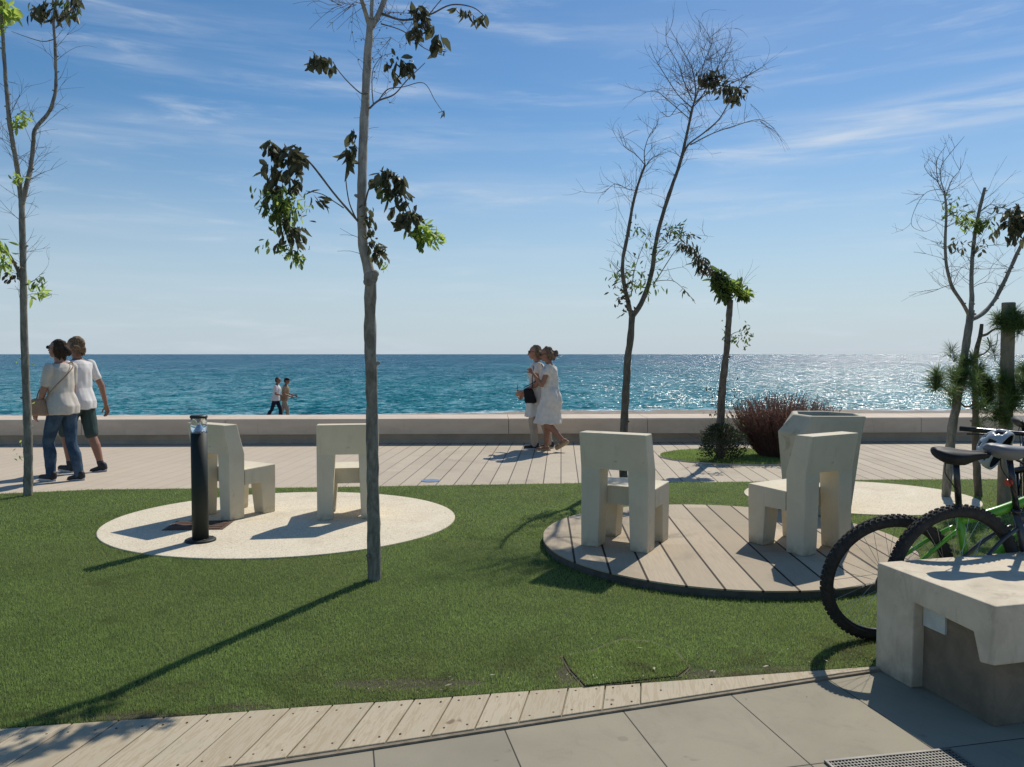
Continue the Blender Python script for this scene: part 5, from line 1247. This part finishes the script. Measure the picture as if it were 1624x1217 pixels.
pw, Jw, sw_, spw, Tw, _h = person('woman in cream t-shirt and blue jeans with sunglasses, walking at left', (-5.33, 9.25, 0), R(72), 1.68,
    dict(leg_l=(20, 24), leg_r=(-6, 10, -8), arm_l=(12, 6, 14, 8), arm_r=(8, 8, 40, 30), lean=3, head_pitch=8, head_yaw=6), True, WG, 'skin', ('hair_dark', 'bun'), ('tee', 'tee_cream'), ('trousers', 'jeans'), 'trainer', True, .97)
def bag(name, label, cat, M_, c, size, mt, strap, group=None):
    rt = empty(name, M_ @ c, 0, label, cat, group); rt.rotation_euler = M_.to_euler()
    o = MB().box((0, 0, 0), size).build('bag_body', mt, rt); bevel(o, min(size) * .42, 4)
    for v_ in o.data.vertices: v_.co.y *= 1.0 - .28 * (v_.co.z / size[2] + .5); v_.co.y += .018 * math.sin(v_.co.z * 14)
    q = MB(); q.tube(curve([p - c for p in strap], 5), .007, 6); q.build('strap', mt, rt, sm=True); return rt
MW = Matrix.Translation((-5.33, 9.25, 0)) @ Matrix.Rotation(R(72), 4, 'Z')
bag('crossbody_bag', 'tan crossbody bag worn at hip of the woman in jeans', 'bag', MW, Vector((-.195, .13, Tw(.02))), (.075, .24, .20), M['tan_leather'],
    [Vector((-.195, .05, Tw(.11))), Vector((-.165, -.05, Tw(.24))), Vector((-.06, -.142, Tw(.40))), Vector((.05, -.125, Tw(.50))), Vector((.11, -.02, Tw(.545))), Vector((.06, .13, Tw(.46))), Vector((-.05, .185, Tw(.34))), Vector((-.17, .165, Tw(.2))), Vector((-.195, .17, Tw(.11)))])
person('man in white t-shirt and dark green shorts, walking beyond the woman in jeans', (-5.50, 9.95, 0), R(74), 1.74,
    dict(leg_l=(24, 34, 4), leg_r=(-12, 8, -12), arm_l=(18, 8, 20, 5), arm_r=(-20, 14, 14, 4), lean=4, head_pitch=-4, head_yaw=14), False, WG, 'skin_tan', ('hair_grey', 'bushy'), ('tee', 'tee_white'), ('shorts', 'shorts_green'), 'trainer', False, .97)
pc_, Jc, sc2, spc, Tc, _h = person('woman in white knee length dress with windblown brown hair, nearest of the middle pair', (.60, 12.05, 0), R(82), 1.60,
    dict(leg_l=(12, 58, -30), leg_r=(10, 8, 0), arm_l=(22, 10, 118, 26), arm_r=(10, 6, 30, 10), lean=4, head_pitch=-10, hem=-.42, curl_l=40), True, CG, 'skin_tan', ('hair_brown', 'bob'), ('dress', 'white_cotton'), (None, None), 'sandal', True, 1.06)
pf_, Jf, sf, spf, Tf, _h = person('woman in white tunic and pale trousers, mostly hidden beyond the white dress', (.42, 12.38, 0), R(86), 1.64,
    dict(leg_l=(14, 20), leg_r=(-10, 6, -8), arm_l=(2, 6, 60, 12), arm_r=(4, 6, 45, 10), lean=3, hem=-.34), True, CG, 'skin', ('hair_grey', 'bob'), ('tunic', 'white_cotton'), ('trousers', 'beige'), 'trainer', True, 1.0)
MF = Matrix.Translation((.42, 12.38, 0)) @ Matrix.Rotation(R(86), 4, 'Z')
bag('shoulder_bag', 'black shoulder bag hanging in front of the woman in white tunic', 'bag', MF, Vector((-.25, .13, Tf(.01))), (.09, .20, .23), M['black_cloth'],
    [Vector((-.23, .08, Tf(.14))), Vector((-.20, .09, Tf(.3))), Vector((-.16, .06, Tf(.46))), Vector((-.14, -.01, Tf(.545))), Vector((-.17, -.08, Tf(.44))), Vector((-.22, .02, Tf(.26))), Vector((-.23, .22, Tf(.14)))])
ph = MB().box((0, 0, 0), (.008, .07, .14), Matrix.Rotation(R(50), 3, 'X')).build('mobile_phone', M['glass_black']); ph.location = MF @ (sf['l'][2] + Vector((.02, .09, .03)))
tag(ph, 'small dark phone held out by the woman with black bag', 'phone')
person('person in white t-shirt and navy trousers striding along the beach', (-9.02, 29.8, -1.06), R(-88), 1.70,
    dict(leg_l=(21, 12), leg_r=(-18, 12, -16), arm_l=(-10, 8, 60, 10), arm_r=(6, 8, 70, 20), lean=6), False, BG, 'skin_tan', ('hair_dark', 'short'), ('tee', 'tee_white'), ('trousers', 'navy'), 'trainer', False, 1.05, None, .014)
person('person in dark cap and pale trousers striding along the beach', (-8.84, 30.35, -1.08), R(-90), 1.66,
    dict(leg_l=(-14, 12, -12), leg_r=(18, 14), arm_l=(12, 8, 60, 10), arm_r=(6, 8, 60, 20), lean=6, wide=1.25), False, BG, 'skin_tan', ('hair_dark', 'short'), ('tee', 'khaki'), ('trousers', 'beige'), 'trainer', False, 1.0, 'black_cloth', .014)
# ------------------------------------------------------------ bicycles
M['tyre'] = mottled('tyre', (.028, .027, .025), (.05, .047, .042), 30, .85, .3, .001, 150); M['rim_black'] = mat('rim_black', (.02, .02, .02), .4)
M['steel'] = mat('steel', (.45, .45, .45), .35, .9); M['green_paint'] = mat('green_paint', (.13, .42, .03), .28, 0, .6); M['grey_paint'] = mat('grey_paint', (.05, .055, .06), .3, 0, .6)
M['saddle_black'] = mottled('saddle_black', (.015, .015, .016), (.026, .026, .028), 20, .6, .15, .001, 200, spec=.2); M['saddle_grey'] = mat('saddle_grey', (.16, .165, .17), .5)
M['rubber'] = mat('rubber', (.02, .02, .02), .8); M['red_plastic'] = mat('red_plastic', (.5, .05, .02), .3); M['helmet_white'] = mat('helmet_white', (.42, .44, .46), .3, 0, .5)
M['foam'] = mat('foam', (.03, .03, .032), .85); M['black_gloss'] = mat('black_gloss', (.012, .012, .014), .25, 0, .6); M['sidewall'] = mat('sidewall', (.12, .10, .08), .85)
RY = Matrix.Rotation(R(90), 4, 'X')
def wheel(rt, cx_, Rw, rotor=True, cass=True, n_sp=32, tw=.029):
    Mw = Matrix.Translation((cx_, 0, Rw)) @ Matrix.Rotation(R(90), 4, 'X')
    hub = MB().lathe([(.010, -.062), (.012, -.06), (.024, -.034), (.016, -.03), (.016, .03), (.024, .034), (.012, .06), (.010, .062)], 14, Mw).build('wheel', M['steel'], rt, True)
    rr = Rw - tw * 1.35
    # tyre cross-section with a rounded crown
    prof = []
    for i in range(16):
        a = 2 * math.pi * i / 16; prof.append((Rw - tw + tw * math.cos(a) * .97, tw * math.sin(a)))
    ty = MB().lathe(prof, 72, Mw, True)
    for i in range(68):
        for j, (zz, ro) in enumerate(((-.021, -.009), (-.008, -.0015), (.008, -.0015), (.021, -.009))):
            a = 2 * math.pi * (i + (.5 if j % 2 else 0)) / 68; mt = Mw @ Matrix.Rotation(a, 4, 'Z') @ Matrix.Translation((Rw + ro, 0, zz))
            ty.box(mt.translation, (.011, .015, .009), mt.to_3x3())
    ty.build('tyre', M['tyre'], hub)
    MB().lathe([(rr, -.013), (rr, .013), (rr - .020, .010), (rr - .022, 0), (rr - .020, -.010)], 72, Mw, True).build('rim', M['rim_black'], hub, True)
    MB().lathe([(rr - .0225, -.004), (rr - .0225, .004), (rr - .0205, .004), (rr - .0205, -.004)], 72, Mw, True)
    spk = MB()
    for i in range(n_sp):
        a = 2 * math.pi * i / n_sp; off = (.55 if (i // 2) % 2 else -.55); zz = .032 if i % 2 else -.032
        spk.tube([Mw @ Vector((.022 * math.cos(a + off), .022 * math.sin(a + off), zz)), Mw @ Vector(((rr - .018) * math.cos(a), (rr - .018) * math.sin(a), 0))], .0011, 4, False)
    spk.build('spokes', M['steel'], hub)
    if rotor: MB().lathe([(.088, -.0425), (.088, -.041), (.062, -.041), (.062, -.0425)], 36, Mw @ Matrix.Scale(-1, 4, (0, 0, 1)), True).build('brake_rotor', M['steel'], hub)
    if cass:
        cs = MB()
        for k in range(8): cs.lathe([(.028, 0), (.072 - k * .0055, .0), (.072 - k * .0055, .0016), (.028, .0016)], 28, Mw @ Matrix.Translation((0, 0, .030 + k * .0036)), True)
        cs.build('cassette', M['steel'], hub)
def bicycle(label, loc, rz, lean, Rw, paint, saddle='saddle_black', hot=1.0, group='mountain bicycles parked behind the bench'):
    rt = empty('bicycle', loc, rz, label, 'bicycle', group); rt.rotation_euler = (lean, 0, rz)
    wb = 1.13; wheel(rt, 0, Rw); wheel(rt, wb, Rw, True, False)
    BBp = Vector((.44, 0, .325)); ST = Vector((.33, 0, .70)); HT = Vector((.93, 0, .90)); HB = Vector((.965, 0, .78)); ax = Vector((0, 0, Rw)); fx = Vector((wb, 0, Rw))
    fr = MB(); V_ = Vector
    fr.tube([BBp, ST], [.020, .019], 12); fr.tube(curve([ST + V_((.01, 0, -.035)), V_((.55, 0, .715)), HT + V_((.005, 0, -.03))], 6), [.024] * 13, 12); fr.tube(curve([BBp, V_((.66, 0, .55)), HB + V_((-.005, 0, .02))], 5), .030, 12)
    fr.tube([HB - V_((-.006, 0, .02)), HT + V_((-.004, 0, .015))], .026, 14)
    for g_ in (-1, 1):
        fr.tube(curve([BBp + V_((0, g_ * .030, .0)), V_((.30, g_ * .045, .34)), ax + V_((.0, g_ * .068, .0))], 4), .012, 8)
        fr.tube(curve([ST + V_((-.005, g_ * .02, -.08)), V_((.2, g_ * .042, Rw + .18)), ax + V_((0, g_ * .068, .0))], 4), .010, 8)
    fr.build('frame', M[paint], rt, sm=True)
    fk = MB(); cr = V_((.985, 0, .74)); fk.tube([HB, cr], .022, 10); fk.tube([cr + V_((0, -.07, 0)), cr + V_((0, 0, .02)), cr + V_((0, .07, 0))], .022, 10)
    for g_ in (-1, 1): fk.tube([cr + V_((0, g_ * .066, 0)), fx + V_((0, g_ * .066, .0))], [.018, .024], 10)
    fk.build('fork', M['black_gloss'], rt, sm=True)
    hb_ = MB(); sc_ = HT + V_((-.01, 0, .05)); hbx = sc_ + V_((.06, 0, .03)); hb_.tube([HT, sc_], .019, 10); hb_.tube([sc_, hbx], .018, 10)
    hb_.tube(curve([hbx + V_((-.05, -.36, .03)), hbx + V_((0, -.12, .01)), hbx, hbx + V_((0, .12, .01)), hbx + V_((-.05, .36, .03))], 5), .0145, 10); ho = hb_.build('handlebar', M['black_gloss'], rt, sm=True)
    for g_ in (-1, 1):
        MB().tube([hbx + V_((-.032, g_ * .24, .021)), hbx + V_((-.051, g_ * .372, .031))], .0175, 12).build('grip', M['rubber'], ho, sm=True)
        MB().tube([hbx + V_((.0, g_ * .19, .01)), hbx + V_((.045, g_ * .22, .0)), hbx + V_((.03, g_ * .33, .0))], .006, 6).build('brake_lever', M['black_gloss'], ho, sm=True)
    sp_ = MB(); sd0 = V_((.265, 0, .985)); sp_.tube([ST + (ST - BBp).normalized() * -.02, sd0], .0155, 12); sp_.lathe([(.023, -.012), (.023, .012)], 14, Matrix.Translation(ST)); sp_.build('seatpost', M['black_gloss'], rt, sm=True)
    # saddle: rings from tail to nose
    sa = MB(); rg = []
    for f, wdt, zt, zb in ((0, .035, .020, -.006), (.012, .064, .030, -.030), (.05, .076, .030, -.052), (.10, .072, .022, -.064), (.15, .052, .014, -.066), (.20, .034, .010, -.046), (.24, .028, .010, -.034), (.272, .022, .004, -.030), (.285, .010, -.004, -.018)):
        rg.append([V_((.155 + f, wdt * math.cos(a), (zt if math.sin(a) > 0 else -zb * -1 * .9) * abs(math.sin(a)) - (.006 * math.exp(-(math.cos(a) * 3) ** 2) if math.sin(a) > 0 and f > .0 else 0) * 1.6 + 1.02)) for a in [2 * math.pi * k / 20 for k in range(20)]])
    vs_ = [p for r_ in rg for p in r_]; fs = [(i * 20 + k, i * 20 + (k + 1) % 20, (i + 1) * 20 + (k + 1) % 20, (i + 1) * 20 + k) for i in range(8) for k in range(20)]
    fs += [tuple(range(20))[::-1], tuple(160 + k for k in range(20))]
    so = sa.add(vs_, fs).build('saddle', M[saddle], rt, sm=True, fix=True)
    rl = MB()
    for g_ in (-1, 1): rl.tube(curve([V_((.19, g_ * .03, 1.0)), V_((.25, g_ * .022, .985)), V_((.32, g_ * .022, .985)), V_((.39, g_ * .012, 1.005))], 4), .0035, 6)
    rl.build('saddle_rail', M['steel'], so)
    ck = MB(); Mb = Matrix.Translation(BBp) @ RY
    ck.lathe([(.085, .046), (.085, .049), (.05, .049), (.05, .046)], 32, Mb, True); ck.lathe([(.022, -.06), (.022, .06)], 14, Mb)
    for g_, a in ((1, 30), (-1, 210)):
        e = BBp + V_((math.cos(R(a)) * .17, -g_ * .085, math.sin(R(a)) * .17)); ck.tube([BBp + V_((0, -g_ * .066, 0)), e], [.015, .011], 8)
        for q in (-1, 1): pass
    co_ = ck.build('crankset', M['black_gloss'], rt, sm=False)
    for g_, a in ((1, 30), (-1, 210)):
        e = BBp + V_((math.cos(R(a)) * .17, -g_ * .14, math.sin(R(a)) * .17)); bevel(MB().box(e, (.10, .09, .016)).build('pedal', M['rubber'], co_), .004, 1)
    cn = MB(); top_ = [ax + V_((0, -.047, .05)), BBp + V_((0, -.047, .086))]; cn.tube(top_, .0035, 5); cn.tube([ax + V_((.02, -.047, -.085)), BBp + V_((0, -.047, -.086))], .0035, 5); cn.build('chain', M['steel'], rt)
    dr = MB(); dr.tube([ax + V_((0, -.055, -.01)), ax + V_((.015, -.075, -.045)), ax + V_((.03, -.06, -.085)), ax + V_((.01, -.052, -.14))], .010, 8)
    for p_ in (ax + V_((.025, -.05, -.085)), ax + V_((.008, -.05, -.145))): dr.lathe([(.018, -.004), (.018, .004)], 14, Matrix.Translation(p_) @ RY)
    dr.build('derailleur', M['black_gloss'], rt)
    cb2 = MB(); cb2.tube(curve([V_((.20, -.02, .985)), V_((.20, -.03, .93)), V_((.25, -.025, .87)), V_((.30, -.022, .80))], 6), .0028, 5); cb2.build('cable', M['rubber'], rt)
    return rt
ba = bicycle('bright green mountain bicycle leaning behind the bench, leftmost rear wheel', (1.915, 4.035, .012), R(5), R(12), .348, 'green_paint')
bb2 = bicycle('dark grey mountain bicycle with grey saddle, closest behind the bench', (2.20, 3.875, .012), R(10), R(3), .372, 'grey_paint', 'saddle_grey')
rl_ = MB().lathe([(.016, -.01), (.02, 0), (.016, .012)], 14, Matrix.Translation((.275, 0, .85)) @ Matrix.Rotation(R(-90), 4, 'Y')); rl_.build('rear_light', M['red_plastic'], bb2)
bc = bicycle('black mountain bicycle facing the camera beyond the other two', (3.86, 5.80, .012), R(-122), R(3), .35, 'black_gloss')
# helmet hanging from the far handlebar
hl = empty('helmet', (3.03, 4.86, .905), 0, 'white and black cycling helmet hanging behind the two saddles', 'helmet')
Mh = Matrix.Rotation(R(150), 4, 'Z') @ Matrix.Rotation(R(62), 4, 'Y') @ Matrix.Rotation(R(20), 4, 'X')
def helm(keep, rx, ry, rz_, nu=64, nv=26):
    mb = MB(); vs_ = []; fs = []
    for i in range(nv + 1):
        th = (math.pi * .58) * i / nv
        for k in range(nu):
            ph_ = 2 * math.pi * k / nu; vs_.append(Mh @ Vector((rx * math.sin(th) * math.cos(ph_), ry * math.sin(th) * math.sin(ph_), rz_ * math.cos(th))))
    for i in range(nv):
        for k in range(nu):
            th = (i + .5) / nv; ph_ = (k + .5) / nu
            if keep(th, ph_): k2 = (k + 1) % nu; fs.append((i * nu + k, (i + 1) * nu + k, (i + 1) * nu + k2, i * nu + k2))
    return mb.add(vs_, fs)
vent = lambda th, ph_: not ((.22 < th < .46 and (ph_ * 8 % 1) > .42 + .5 * abs(th - .34)) or (.56 < th < .84 and ((ph_ * 8 + .5) % 1) > .40 + .8 * abs(th - .7)))
sh_ = helm(vent, .135, .105, .112).build('shell', M['helmet_white'], hl, sm=True)
md = sh_.modifiers.new('solid', 'SOLIDIFY'); md.thickness = .014; md.offset = -1
helm(lambda a, b: True, .118, .089, .096).build('liner', M['foam'], hl, sm=True)
stp = MB(); 
for a in (1, -1): stp.tube([Mh @ Vector((.03, a * .088, -.02)), Mh @ Vector((.0, a * .05, -.12)), Mh @ Vector((0, 0, -.16))], .005, 5)
stp.build('strap', M['rubber'], hl)
